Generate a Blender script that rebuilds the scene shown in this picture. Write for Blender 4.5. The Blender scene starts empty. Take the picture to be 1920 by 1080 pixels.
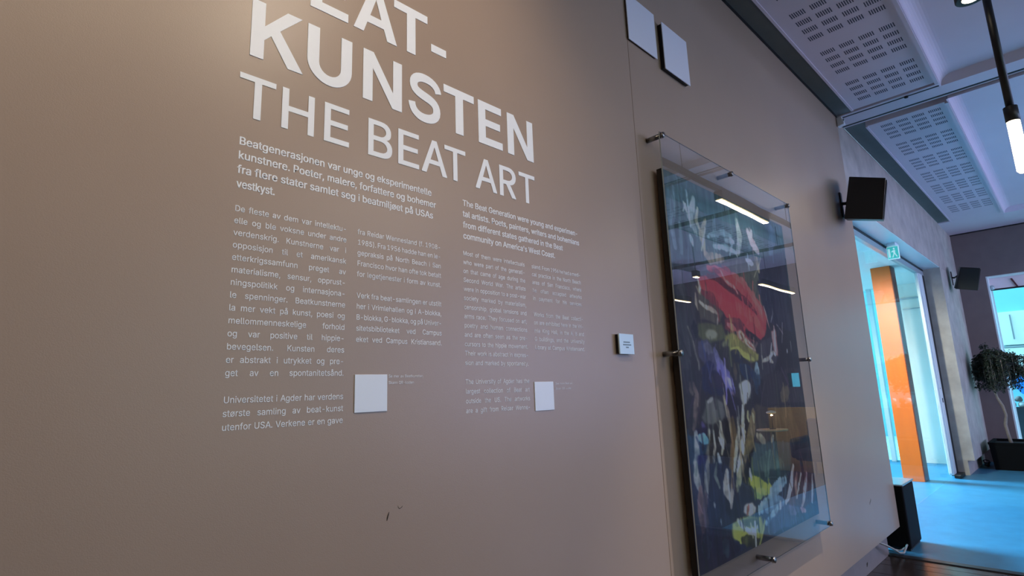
import bpy, bmesh, math, random
import numpy as np
from mathutils import Vector, Matrix
from mathutils.geometry import tessellate_polygon

# ------------------------------------------------------------------ units
U = 1.3            # metres per measured unit (camera stands one unit from the wall)
FZ = -1.09         # floor height in measured units, camera is at zero
def V(x, y, z): return Vector((x * U, y * U, (z - FZ) * U))
SC = bpy.context.scene
COL = SC.collection
random.seed(7)
rng = np.random.default_rng(11)

# ------------------------------------------------------------------ camera
FPX = 1042.6569
RM = [[0.7135699, -0.6996902, -0.0353774], [0.1055943, 0.1573345, -0.9818838], [0.6925806, 0.6969071, 0.1861524]]           # world to camera (x right, y down, z forward)
cam_d = bpy.data.cameras.new('camera')
cam_d.sensor_width = 36.0
cam_d.lens = FPX / 1920.0 * 36.0
cam_d.clip_start = 0.02
cam = bpy.data.objects.new('camera', cam_d)
COL.objects.link(cam)
r0, r1, r2 = Vector(RM[0]), Vector(RM[1]), Vector(RM[2])
m = Matrix((r0, -r1, -r2)).transposed().to_4x4()
m.translation = V(0, -1, 0)
cam.matrix_world = m
SC.camera = cam

# ------------------------------------------------------------------ exposure
SC.view_settings.view_transform = 'Standard'
SC.view_settings.look = 'None'
SC.view_settings.exposure = 0.0
SC.view_settings.gamma = 1.0
SC.view_settings.use_curve_mapping = False
SC.cycles.max_bounces = 8
SC.cycles.diffuse_bounces = 5
SC.cycles.transparent_max_bounces = 16
SC.cycles.sample_clamp_indirect = 6.0
SC.cycles.use_denoising = True

def lin(c):
    return [(v / 255 / 12.92) if v / 255 <= 0.04045 else ((v / 255 + 0.055) / 1.055) ** 2.4 for v in c] + [1.0]

# ------------------------------------------------------------------ sky and daylight
w = bpy.data.worlds.new('sky')
SC.world = w
w.use_nodes = True
nt = w.node_tree
bg = nt.nodes['Background']
tc = nt.nodes.new('ShaderNodeTexCoord')
sep = nt.nodes.new('ShaderNodeSeparateXYZ')
rampn = nt.nodes.new('ShaderNodeValToRGB')
nt.links.new(tc.outputs['Generated'], sep.inputs[0])
nt.links.new(sep.outputs['Z'], rampn.inputs[0])
rampn.color_ramp.elements[0].position = 0.0
rampn.color_ramp.elements[0].color = (0.60, 0.90, 0.95, 1)
rampn.color_ramp.elements[1].position = 0.6
rampn.color_ramp.elements[1].color = (0.20, 0.62, 0.98, 1)
nt.links.new(rampn.outputs[0], bg.inputs['Color'])
bg.inputs['Strength'].default_value = 1.9

def sun(direction, strength, color, angle):
    d = bpy.data.lights.new('sun', 'SUN')
    d.energy = strength; d.color = color; d.angle = math.radians(angle)
    o = bpy.data.objects.new('sun', d)
    o.rotation_euler = Vector(direction).to_track_quat('-Z', 'Y').to_euler()
    COL.objects.link(o)
sun((-0.06, -1.0, -0.88), 21, (0.34, 0.74, 1.0), 24)

def area(name, loc, direction, sx, sy, power, color, spread=180):
    d = bpy.data.lights.new(name, 'AREA')
    d.shape = 'RECTANGLE'; d.size = sx * U; d.size_y = sy * U
    d.energy = power; d.color = color; d.spread = math.radians(spread)
    o = bpy.data.objects.new(name, d)
    o.location = V(*loc)
    o.rotation_euler = Vector(direction).to_track_quat('-Z', 'Y').to_euler()
    COL.objects.link(o)
# added fill lamps outside the made-up windows of the right-hand wall
area('added_fill_light', (6.9, -5.75, 0.5), (0, 1, 0.12), 4.6, 1.9, 440, (0.60, 0.49, 1.0))
area('added_fill_light', (2.4, -5.75, 0.5), (0, 1, 0.1), 2.6, 1.9, 20, (0.75, 0.76, 1.0))

# ------------------------------------------------------------------ materials
MATS = {}
def mat(name, rgb, rough=0.5, metal=0.0, noise=0.0, nscale=20.0, bump=0.0, bscale=60.0, spec=0.5, coat=0.0, emit=None, estr=0.0, stretch=None):
    if name in MATS: return MATS[name]
    M = bpy.data.materials.new(name); M.use_nodes = True
    t = M.node_tree; b = t.nodes['Principled BSDF']
    c = lin(rgb)
    b.inputs['Base Color'].default_value = c
    b.inputs['Roughness'].default_value = rough
    b.inputs['Metallic'].default_value = metal
    b.inputs['Specular IOR Level'].default_value = spec
    b.inputs['Coat Weight'].default_value = coat
    if emit:
        b.inputs['Emission Color'].default_value = lin(emit)
        b.inputs['Emission Strength'].default_value = estr
    co = t.nodes.new('ShaderNodeTexCoord')
    src = co.outputs['Object']
    if stretch:
        mp = t.nodes.new('ShaderNodeMapping'); mp.inputs['Scale'].default_value = stretch
        t.links.new(src, mp.inputs[0]); src = mp.outputs[0]
    if noise > 0:
        n = t.nodes.new('ShaderNodeTexNoise'); n.inputs['Scale'].default_value = nscale
        n.inputs['Detail'].default_value = 5.0
        t.links.new(src, n.inputs['Vector'])
        r = t.nodes.new('ShaderNodeValToRGB')
        r.color_ramp.elements[0].position = 0.3; r.color_ramp.elements[1].position = 0.7
        r.color_ramp.elements[0].color = [max(0, v * (1 - noise)) for v in c[:3]] + [1]
        r.color_ramp.elements[1].color = [min(1, v * (1 + noise)) for v in c[:3]] + [1]
        t.links.new(n.outputs['Fac'], r.inputs[0]); t.links.new(r.outputs[0], b.inputs['Base Color'])
    if bump > 0:
        n2 = t.nodes.new('ShaderNodeTexNoise'); n2.inputs['Scale'].default_value = bscale
        n2.inputs['Detail'].default_value = 3.0
        t.links.new(src, n2.inputs['Vector'])
        bp = t.nodes.new('ShaderNodeBump'); bp.inputs['Strength'].default_value = bump
        bp.inputs['Distance'].default_value = 0.01
        t.links.new(n2.outputs['Fac'], bp.inputs['Height']); t.links.new(bp.outputs[0], b.inputs['Normal'])
    MATS[name] = M
    return M

def glass_mat(name, tint=(1, 1, 1), ior=1.5, wave=0.0, gain=1.0):
    """flat pane: straight-through light plus a mirror coat by Fresnel"""
    M = bpy.data.materials.new(name); M.use_nodes = True
    t = M.node_tree; t.nodes.clear()
    out = t.nodes.new('ShaderNodeOutputMaterial')
    tr = t.nodes.new('ShaderNodeBsdfTransparent'); tr.inputs[0].default_value = (*tint, 1)
    gl = t.nodes.new('ShaderNodeBsdfGlossy'); gl.inputs['Roughness'].default_value = 0.0
    fr = t.nodes.new('ShaderNodeFresnel'); fr.inputs[0].default_value = ior
    mx = t.nodes.new('ShaderNodeMixShader')
    mu = t.nodes.new('ShaderNodeMath'); mu.operation = 'MULTIPLY'; mu.inputs[1].default_value = gain; mu.use_clamp = True
    t.links.new(fr.outputs[0], mu.inputs[0]); t.links.new(mu.outputs[0], mx.inputs[0])
    t.links.new(tr.outputs[0], mx.inputs[1]); t.links.new(gl.outputs[0], mx.inputs[2])
    t.links.new(mx.outputs[0], out.inputs[0])
    if wave > 0:
        co = t.nodes.new('ShaderNodeTexCoord'); n = t.nodes.new('ShaderNodeTexNoise')
        n.inputs['Scale'].default_value = 1.6; n.inputs['Detail'].default_value = 0.5
        t.links.new(co.outputs['Object'], n.inputs['Vector'])
        bp = t.nodes.new('ShaderNodeBump'); bp.inputs['Strength'].default_value = 1.0; bp.inputs['Distance'].default_value = wave
        t.links.new(n.outputs['Fac'], bp.inputs['Height']); t.links.new(bp.outputs[0], gl.inputs['Normal'])
    MATS[name] = M
    return M

taupe = mat('taupe_wall_paint', (161, 139, 121), 0.36, noise=0.035, nscale=1.6, bump=0.05, bscale=420, spec=0.4)
plinthm = mat('taupe_plinth_paint', (128, 116, 112), 0.5, noise=0.06, nscale=9)
concrete = mat('grey_concrete', (168, 158, 150), 0.75, noise=0.16, nscale=5, bump=0.12, bscale=30)
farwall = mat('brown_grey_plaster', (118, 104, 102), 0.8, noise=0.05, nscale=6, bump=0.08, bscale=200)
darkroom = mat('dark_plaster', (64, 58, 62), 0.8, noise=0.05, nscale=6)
ceilm = mat('white_plaster', (206, 194, 206), 0.7, noise=0.02, nscale=3, bump=0.04, bscale=90)
ceilgrey = mat('soffit_shade_grey', (112, 116, 116), 0.8, noise=0.04, nscale=8)  # grey holds the shade of the slab gaps around the acoustic panels
white = mat('white_plate', (214, 214, 222), 0.45)
vinyl = mat('white_vinyl', (236, 236, 236), 0.5, noise=0.01, nscale=50)
floorm = mat('blue_grey_linoleum', (56, 112, 140), 0.42, noise=0.10, nscale=7, bump=0.03, bscale=60)
woodfl = mat('dark_parquet', (52, 42, 38), 0.22, noise=0.25, nscale=4, bump=0.04, bscale=30, stretch=(1, 8, 1))
steel = mat('brushed_steel', (150, 148, 145), 0.3, metal=1.0)
steeld = mat('dark_groove', (18, 18, 20), 0.6)
black = mat('black_plastic', (9, 9, 10), 0.45, noise=0.1, nscale=60)
blackm = mat('black_metal', (13, 13, 14), 0.5)
blackcloth = mat('black_speaker_cloth', (7, 7, 8), 0.9, noise=0.3, nscale=300, bump=0.3, bscale=600)
orange = mat('orange_laminate', (255, 112, 20), 0.45, noise=0.06, nscale=3, stretch=(3, 3, 0.6))
redor = mat('red_brown_edge', (120, 42, 18), 0.5, noise=0.08, nscale=4)
framew = mat('white_frame_paint', (214, 222, 224), 0.35)
framesilver = mat('silver_frame', (168, 176, 182), 0.35, metal=0.4)
exitg = mat('exit_sign_green', (60, 190, 180), 0.4, emit=(90, 210, 205), estr=0.35)
exitw = mat('exit_sign_white', (235, 250, 245), 0.4, emit=(215, 255, 250), estr=0.25)
tubeg = mat('warm_tube_light', (255, 240, 215), 0.4, emit=(255, 238, 205), estr=9.0)
stripg = mat('warm_strip_light', (255, 240, 200), 0.4, emit=(255, 222, 140), estr=2.6)
leafm = mat('dark_green_leaf', (20, 33, 19), 0.65, noise=0.35, nscale=9)
barkm = mat('pale_grey_bark', (122, 112, 104), 0.8, noise=0.2, nscale=20, bump=0.3, bscale=80)
potm = mat('black_planter', (7, 8, 9), 0.85, spec=0.15)
soilm = mat('dark_soil', (24, 18, 14), 0.9, noise=0.3, nscale=40, bump=0.5, bscale=80)
cablew = mat('pale_cable', (150, 146, 138), 0.5)
canvasside = mat('brown_canvas_edge', (40, 31, 24), 0.7, noise=0.2, nscale=14)
acredge = mat('acrylic_edge', (186, 196, 196), 0.25)
acr = glass_mat('clear_acrylic', (0.95, 0.96, 0.97), 1.5, wave=0.0016, gain=2.1)
pane = glass_mat('window_glass', (0.86, 0.97, 0.98), 1.5, gain=0.15)
lampm = mat('white_lamp_enamel', (225, 215, 190), 0.4)
lampglow = mat('lamp_diffuser', (255, 220, 150), 0.4, emit=(255, 205, 120), estr=2.5)
tablem = mat('pale_birch_top', (196, 170, 128), 0.4, noise=0.06, nscale=6)
darkfab = mat('dark_brown_upholstery', (40, 32, 32), 0.85, noise=0.2, nscale=80)
partm = mat('ochre_felt_screen', (150, 120, 74), 0.85, noise=0.08, nscale=30)
extw = mat('exterior_white_render', (250, 238, 230), 0.8, noise=0.03, nscale=2)
extc = mat('exterior_cyan_render', (150, 214, 224), 0.8, noise=0.02, nscale=2)
pinkm = mat('pinkish_white_panel', (235, 214, 218), 0.6)
bluem = mat('bright_blue_canvas', (30, 130, 215), 0.6)
paving = mat('pale_paving', (176, 178, 176), 0.8, noise=0.15, nscale=3)

# ------------------------------------------------------------------ object helpers
WL = {}
def finish(o, name, mats, parent, loc):
    COL.objects.link(o)
    p = WL.get(parent.name, Vector()) if parent else Vector()
    if parent: o.parent = parent
    o.location = loc - p
    WL[o.name] = loc
    return o
def tag(o, label=None, cat=None, group=None, kind=None):
    if label: o['label'] = label
    if cat: o['category'] = cat
    if group: o['group'] = group
    if kind: o['kind'] = kind
    return o
def empty(name, loc, label=None, cat=None, group=None, kind=None, parent=None):
    o = bpy.data.objects.new(name, None); o.empty_display_size = 0.1
    finish(o, name, None, parent, V(*loc))
    return tag(o, label, cat, group, kind)

class MB:
    """collects shapes (given in measured units) into one mesh"""
    def __init__(s): s.bm = bmesh.new(); s.mi = 0
    def poly(s, pts):
        vs = [s.bm.verts.new(V(*p)) for p in pts]
        f = s.bm.faces.new(vs); f.material_index = s.mi; return f
    def box(s, x0, x1, y0, y1, z0, z1, bev=0.0, rot=None, c=None):
        pts = [(x, y, z) for x in (x0, x1) for y in (y0, y1) for z in (z0, z1)]
        vs = [s.bm.verts.new(V(*p)) for p in pts]
        fs = []
        for q in ((0, 1, 3, 2), (4, 6, 7, 5), (0, 4, 5, 1), (2, 3, 7, 6), (0, 2, 6, 4), (1, 5, 7, 3)):
            f = s.bm.faces.new([vs[i] for i in q]); f.material_index = s.mi; fs.append(f)
        if bev > 0:
            es = list({e for f in fs for e in f.edges})
            bmesh.ops.bevel(s.bm, geom=es, offset=bev * U, segments=2, profile=0.5, affect='EDGES', material=s.mi)
        return s
    def prism(s, quad, d, bev=0.0):
        """quad: 4+ points, d: offset vector"""
        a = [s.bm.verts.new(V(*p)) for p in quad]
        b = [s.bm.verts.new(V(p[0] + d[0], p[1] + d[1], p[2] + d[2])) for p in quad]
        fs = [s.bm.faces.new(a), s.bm.faces.new(b[::-1])]
        n = len(a)
        for i in range(n): fs.append(s.bm.faces.new((a[i], b[i], b[(i + 1) % n], a[(i + 1) % n])))
        for f in fs: f.material_index = s.mi
        bmesh.ops.recalc_face_normals(s.bm, faces=fs)
        if bev > 0:
            bmesh.ops.bevel(s.bm, geom=list({e for f in fs for e in f.edges}), offset=bev * U, segments=2, profile=0.5, affect='EDGES', material=s.mi)
        return s
    def tube(s, pts, rad, n=10, caps=True):
        P = [V(*p) for p in pts]
        R = [r * U for r in (rad if isinstance(rad, (list, tuple)) else [rad] * len(P))]
        rings = []
        for i, p in enumerate(P):
            t = (P[min(i + 1, len(P) - 1)] - P[max(i - 1, 0)]).normalized()
            a = t.cross(Vector((0, 0, 1)) if abs(t.z) < 0.9 else Vector((1, 0, 0))).normalized()
            b = t.cross(a)
            rings.append([s.bm.verts.new(p + (a * math.cos(k * 2 * math.pi / n) + b * math.sin(k * 2 * math.pi / n)) * R[i]) for k in range(n)])
        fs = []
        for i in range(len(P) - 1):
            for k in range(n):
                fs.append(s.bm.faces.new((rings[i][k], rings[i][(k + 1) % n], rings[i + 1][(k + 1) % n], rings[i + 1][k])))
        if caps:
            fs.append(s.bm.faces.new(rings[0][::-1])); fs.append(s.bm.faces.new(rings[-1]))
        for f in fs: f.material_index = s.mi; f.smooth = True
        bmesh.ops.recalc_face_normals(s.bm, faces=fs)
        return s
    def lathe(s, c, prof, n=24):
        """prof: list of (radius, z) around the vertical axis through c"""
        rings = []
        for r, z in prof:
            rings.append([s.bm.verts.new(V(c[0] + r * math.cos(k * 2 * math.pi / n), c[1] + r * math.sin(k * 2 * math.pi / n), c[2] + z)) for k in range(n)])
        fs = []
        for i in range(len(prof) - 1):
            for k in range(n):
                fs.append(s.bm.faces.new((rings[i][k], rings[i][(k + 1) % n], rings[i + 1][(k + 1) % n], rings[i + 1][k])))
        fs.append(s.bm.faces.new(rings[0][::-1])); fs.append(s.bm.faces.new(rings[-1]))
        for f in fs: f.material_index = s.mi; f.smooth = True
        bmesh.ops.recalc_face_normals(s.bm, faces=fs)
        return s
    def build(s, name, mats, parent=None, origin=None):
        if not isinstance(mats, (list, tuple)): mats = [mats]
        s.bm.normal_update()
        vs = [v.co for v in s.bm.verts]
        lo = Vector([min(v[i] for v in vs) for i in range(3)]); hi = Vector([max(v[i] for v in vs) for i in range(3)])
        o0 = V(*origin) if origin else Vector(((lo.x + hi.x) / 2, (lo.y + hi.y) / 2, lo.z))
        for v in s.bm.verts: v.co -= o0
        me = bpy.data.meshes.new(name); s.bm.to_mesh(me); s.bm.free()
        for m_ in mats: me.materials.append(m_)
        o = bpy.data.objects.new(name, me)
        return finish(o, name, mats, parent, o0)

def box(name, x0, x1, y0, y1, z0, z1, m_, parent=None, bev=0.0):
    return MB().box(x0, x1, y0, y1, z0, z1, bev).build(name, m_, parent)

def raw(name, verts, faces, m_, parent=None):
    """verts already in metres (numpy)"""
    verts = np.asarray(verts, float)
    o0 = np.array([(verts[:, 0].min() + verts[:, 0].max()) / 2, (verts[:, 1].min() + verts[:, 1].max()) / 2, verts[:, 2].min()])
    me = bpy.data.meshes.new(name)
    me.from_pydata((verts - o0).tolist(), [], faces)
    me.materials.append(m_)
    o = bpy.data.objects.new(name, me)
    return finish(o, name, None, parent, Vector(o0))

# ================================================================== SETTING
XE = 4.47          # far end of the painted wall cladding
# floor
fl = empty('floor', (4, -2.5, FZ), kind='structure')
box('linoleum', 4.36, 9.65, -1.3, 0.02, FZ - 0.05, FZ, floorm, fl)
box('linoleum', 4.36, 9.65, 0.02, 0.24, FZ - 0.05, FZ, floorm, fl)
box('darkened_floor', 4.36, 9.65, -5.5, -1.3, FZ - 0.05, FZ + .002, mat('unlit_floor_tone', (34, 33, 36), .95, noise=.2, nscale=60), fl)  # floor darkened here to stand in for the unlit lounge side
box('threshold_strip', 4.30, 4.36, -5.5, 0.12, FZ - 0.05, FZ + 0.006, mat('dark_steel_strip', (60, 62, 66), 0.35, metal=0.6), fl, bev=0.002)
# the dark parquet before the strip: every board that can be seen is a board of its own
k = 0
x = 4.30
while x > 2.9:
    box('floorboard', x - 0.098, x - 0.001, -5.5, 0.12, FZ - 0.05, FZ - 0.0005 * (k % 3), woodfl, fl)
    x -= 0.1; k += 1
box('parquet', -3.0, x + 0.0, -5.5, 0.12, FZ - 0.05, FZ, woodfl, fl)
MATS['entrance_floor'] = floorm
box('entrance_floor', 4.42, 9.35, 0.24, 1.9, FZ - 0.05, FZ, floorm, fl)

# left wall: cladding of two painted panels in front of a set-back plinth, then the concrete opening
wl = empty('wall_left', (1.0, 0.1, FZ), kind='structure')
box('wall_panel', -3.0, 1.6465, 0.0, 0.05, -0.94, 1.95, taupe, wl, bev=0.0008)
box('wall_panel', 1.6485, XE, 0.0, 0.05, -0.94, 1.95, taupe, wl, bev=0.0008)
box('plinth', -3.0, 4.33, 0.05, 0.10, FZ, -0.94, plinthm, wl, bev=0.001)
box('backing_wall', -3.0, 4.468, 0.10, 0.24, FZ, 1.95, concrete, wl)
box('backing_strip', -3.0, 4.40, 0.051, 0.099, -0.939, 1.94, concrete, wl)
box('added_bright_soffit', 4.42, 8.25, 0.024, 0.187, 1.304, 1.31, framew, wl)  # added white board brightens the lintel underside in place of light
box('concrete_lintel', 4.469, 9.65, 0.02, 0.24, 1.31, 1.95, concrete, wl, bev=0.002)
MB().prism([(8.25, 0.02, -0.93), (9.65, 0.02, -0.93), (9.65, 0.02, 1.31), (8.25, 0.02, 1.31)], (0, 0.22, 0), 0.002).build('concrete_pier', concrete, wl)
box('pier_plinth', 8.25, 9.65, 0.085, 0.24, FZ, -0.93, concrete, wl)
# scuffs on the paint
def scuff(cx, cz, pts, r):
    MB().tube([(cx + a, -0.0004, cz + b) for a, b in pts], [r * 0.3] + [r] * (len(pts) - 2) + [r * 0.3], 6).build('scuff_mark', mat('dark_scuff', (58, 50, 46), 0.8), wl)
scuff(0.628, -0.228, [(-0.002, -0.008), (-0.001, -0.003), (0.001, 0.003), (0.003, 0.008)], 0.0012)
scuff(0.655, -0.215, [(-0.004, 0.004), (-0.003, 0.0), (0.0, -0.003), (0.005, -0.001), (0.007, 0.002)], 0.0005)
scuff(3.892, -0.70, [(-0.02, -0.012), (-0.012, 0.0), (0.0, 0.003), (0.012, 0.01), (0.016, 0.016)], 0.0013)
scuff(3.66, -0.99, [(-0.01, -0.01), (0.0, 0.005), (0.01, 0.01)], 0.003)

# far wall with the glazed opening to the yard
wf = empty('wall_far', (9.7, -2.5, FZ), kind='structure')
box('wall_piece', 9.65, 9.85, -0.27, 0.24, FZ, 1.95, farwall, wf)
box('wall_piece', 9.65, 9.85, -1.7, -0.27, 1.31, 1.95, farwall, wf)
box('wall_piece', 9.65, 9.85, -2.34, -1.7, FZ, 1.95, darkroom, wf)
box('wall_piece', 9.65, 9.85, -2.52, -2.34, FZ, -0.05, darkroom, wf)
box('wall_piece', 9.65, 9.85, -2.52, -2.34, 0.17, 1.95, darkroom, wf)
box('wall_piece', 9.65, 9.85, -5.5, -2.52, FZ, 1.95, darkroom, wf)
box('shadow_gap', 9.62, 9.65, -5.5, 0.02, 1.93, 1.95, steeld, wf)
# right-hand wall, its unseen windows added to let in bluish light
wr = empty('wall_right', (3, -5.5, FZ), kind='structure')
box('wall_piece', -3.0, 1.0, -5.7, -5.5, FZ, 2.2, darkroom, wr)
box('wall_piece', 1.0, 3.9, -5.7, -5.5, FZ, -0.5, darkroom, wr)
box('wall_piece', 1.0, 3.9, -5.7, -5.5, 1.5, 2.2, darkroom, wr)
box('wall_piece', 3.9, 4.5, -5.7, -5.5, FZ, 2.2, darkroom, wr)
box('wall_piece', 4.5, 9.4, -5.7, -5.5, FZ, -0.5, darkroom, wr)
box('wall_piece', 4.5, 9.4, -5.7, -5.5, 1.5, 2.2, darkroom, wr)
box('wall_piece', 9.4, 9.85, -5.7, -5.5, FZ, 2.2, darkroom, wr)
box('wall_back', -3.15, -3.0, -5.7, 0.24, FZ, 2.2, darkroom).__setitem__('kind', 'structure')
def window(name, x0, x1, n):
    e = empty(name, ((x0 + x1) / 2, -5.6, -0.5), kind='structure')
    f = MB()
    f.box(x0, x1, -5.64, -5.58, -0.5, -0.45); f.box(x0, x1, -5.64, -5.58, 1.45, 1.5)
    for i in range(n + 1):
        xx = x0 + (x1 - x0 - 0.04) * i / n
        f.box(xx, xx + 0.04, -5.64, -5.58, -0.45, 1.45)
    f.build('window_frame', framew, e)
    for i in range(n):
        xa = x0 + (x1 - x0 - 0.04) * i / n + 0.04; xb = x0 + (x1 - x0 - 0.04) * (i + 1) / n
        box('pane', xa, xb, -5.613, -5.607, -0.45, 1.45, pane, e)
window('added_window_2', 1.0, 3.9, 3)
window('added_window_3', 4.5, 9.4, 5)

# ceiling
ce = empty('ceiling', (3, -2.7, 1.94), kind='structure')
BEAMS = [0.48, 4.48, 8.74]
ZT = 1.98
strips = [(-0.115, 0.0 + 0.02, 0)]
def bay(x0, x1, ylast=-5.5):
    yy = -0.115
    box('soffit_strip', x0, x1, -0.115, 0.10 if x0 < 4.4 else 0.02, 1.95, 2.0, ceilgrey, ce)
    first = True
    while yy - 0.51 > ylast:
        p0, p1 = x0 + 0.05, x1 - 0.08
        # acoustic panel with its rim
        pan = MB().box(p0, p1, yy - 0.51, yy, 1.92, 1.97, 0.004).build('acoustic_panel', ceilm, ce)
        rim = MB()
        rim.box(p0, p1, yy - 0.014, yy, 1.914, 1.922); rim.box(p0, p1, yy - 0.51, yy - 0.49, 1.908, 1.922)
        rim.build('rim', ceilm, pan)
        box('backing', x0, x1, yy - 0.50, yy, 1.972, 2.0, ceilgrey, ce)
        sl = MB()
        nb = int((p1 - p0) / 0.5)
        for b in range(nb):
            bx = x1 - 0.09 - (b + 1) * 0.5 + 0.03 if x1 < 5 else x0 + 0.10 + b * 0.5
            for r in range(4):
                for g in range(4):
                    for q in range(7):
                        xs_ = bx + 0.02 + r * 0.096
                        ys_ = yy - 0.083 - g * 0.1 - q * 0.0108
                        sl.poly([(xs_, ys_, 1.9196), (xs_, ys_ - 0.0056, 1.9196), (xs_ + 0.05, ys_ - 0.0056, 1.9196), (xs_ + 0.05, ys_, 1.9196)])
        so = sl.build('slots', mat('slot_shadow', (74, 74, 90), 0.9), pan); so['kind'] = 'stuff'
        # coffer: concave cove rising from the lip to the flat field
        ya = yy - 0.515; yb = ya - 1.2
        prof = []
        for i in range(9):
            a = i / 8 * math.pi / 2
            prof.append((ya - 0.075 * (1 - math.cos(a)), 1.918 + (ZT - 1.918) * math.sin(a)))
        prof2 = [(yb + (ya - p[0]), p[1]) for p in prof][::-1]
        full = [(ya + 0.01, 1.915)] + prof + prof2 + [(yb - 0.01, 1.915)]
        cf = MB()
        # inner faces, rounded at both bay ends
        for i in range(len(full) - 1):
            a, b2 = full[i], full[i + 1]
            f = cf.poly([(x0, a[0], a[1]), (x1, a[0], a[1]), (x1, b2[0], b2[1]), (x0, b2[0], b2[1])]); f.smooth = True
        for xe, sg in ((x0, 1), (x1, -1)):
            for i in range(4):
                h0 = 1.918 + (ZT - 1.918) * i / 4; h1 = 1.918 + (ZT - 1.918) * (i + 1) / 4
                cf.poly([(xe + sg * 0.02 * i / 4, ya, h0), (xe + sg * 0.02 * i / 4, yb, h0), (xe + sg * 0.02 * (i + 1) / 4, yb, h1), (xe + sg * 0.02 * (i + 1) / 4, ya, h1)])
        bmesh.ops.recalc_face_normals(cf.bm, faces=cf.bm.faces[:])
        cf.build('coffer', ceilm, ce)
        first = False
        yy = yb - 0.005
bay(-3.0, 0.48); bay(0.73, 4.48); bay(4.73, 8.74)
for bx in BEAMS[:2]:
    box('beam', bx, bx + 0.25, -5.5, 0.02, 1.94, 2.2, ceilm, ce, bev=0.004)
    g = MB(); g.box(bx + 0.028, bx + 0.044, -5.5, 0.018, 1.9385, 1.9415); g.box(bx + 0.2, bx + 0.222, -5.5, 0.018, 1.9385, 1.9415)
    g.build('beam_groove', steeld, ce)
    MB().tube([(bx + 0.03, -0.43, 1.938), (bx + 0.03, -0.43, 1.928)], 0.012, 10).build('ceiling_screw', steeld, ce)
box('end_soffit', 8.74, 9.65, -5.5, 0.02, 1.94, 2.2, ceilm, ce)
box('ceiling_slab', -3.15, 9.85, -5.7, 0.24, 2.2, 2.3, ceilm, ce)
tag(box('shadow_line_1', -3.0, XE, -0.006, 0.0, 1.935, 1.949, steeld), kind='structure')  # dark strip stands in for the shadow line below the ceiling

# left opening: glazed sliding door
dr = empty('door_1', (6.3, 0.2, FZ), kind='structure')
box('header_gap', 4.42, 8.25, 0.188, 0.215, 1.282, 1.31, steeld, dr)
box('header_frame', 4.42, 8.25, 0.19, 0.235, 1.225, 1.282, framesilver, dr, bev=0.003)
box('door_post', 7.95, 8.12, 0.185, 0.23, FZ + 0.03, 1.225, framew, dr, bev=0.004)
box('post_bead', 7.90, 7.95, 0.195, 0.225, FZ + 0.05, 1.225, framew, dr, bev=0.003)
box('jamb_gap', 8.12, 8.25, 0.188, 0.235, FZ, 1.225, steeld, dr)
box('pane', 4.45, 7.90, 0.21, 0.216, FZ + 0.003, 1.225, pane, dr)
MB().box(8.02, 8.05, 0.181, 0.186, -0.275, -0.225, 0.003).build('lock', black, dr)
MB().box(8.0, 8.012, 0.182, 0.186, -0.12, -0.11, 0.002).build('lock', black, dr)
MB().box(7.93, 8.2, 0.12, 0.185, FZ, FZ + 0.04, 0.008).build('floor_guide', black, dr)

# entrance lobby behind the glass
lb = empty('wall_lobby', (9.3, 1.0, FZ), kind='structure')
box('lobby_ceiling', 4.40, 9.35, 0.24, 1.9, 1.29, 1.35, extw, lb)
box('lobby_panel', 9.2, 9.3, 0.24, 0.74, FZ, 1.29, extw, lb)
for yq in (0.74, 0.98, 1.4, 1.8):
    box('lobby_post', 9.2, 9.3, yq, yq + 0.05, FZ, 1.29, framew, lb)
for ya, yb in ((0.79, 0.98), (1.03, 1.4), (1.45, 1.8)):
    box('pane', 9.245, 9.252, ya, yb, FZ, 1.29, pane, lb)
for xq in (4.42, 5.6, 6.8, 8.0, 9.15):
    box('lobby_post', xq, xq + 0.05, 1.8, 1.85, FZ, 1.29, framew, lb)
for xa, xb in ((4.47, 5.6), (5.65, 6.8), (6.85, 8.0), (8.05, 9.15)):
    box('pane', xa, xb, 1.822, 1.828, FZ, 1.29, pane, lb)
box('lobby_wall_near', 4.38, 4.468, 0.24, 1.85, FZ, 1.29, extw, lb)
t = MB(); t.box(9.17, 9.2, 0.30, 0.70, 1.08, 1.10); t.box(9.17, 9.2, 0.36, 0.62, 0.94, 0.95)
t.build('lobby_rail', framesilver, lb)

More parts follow.
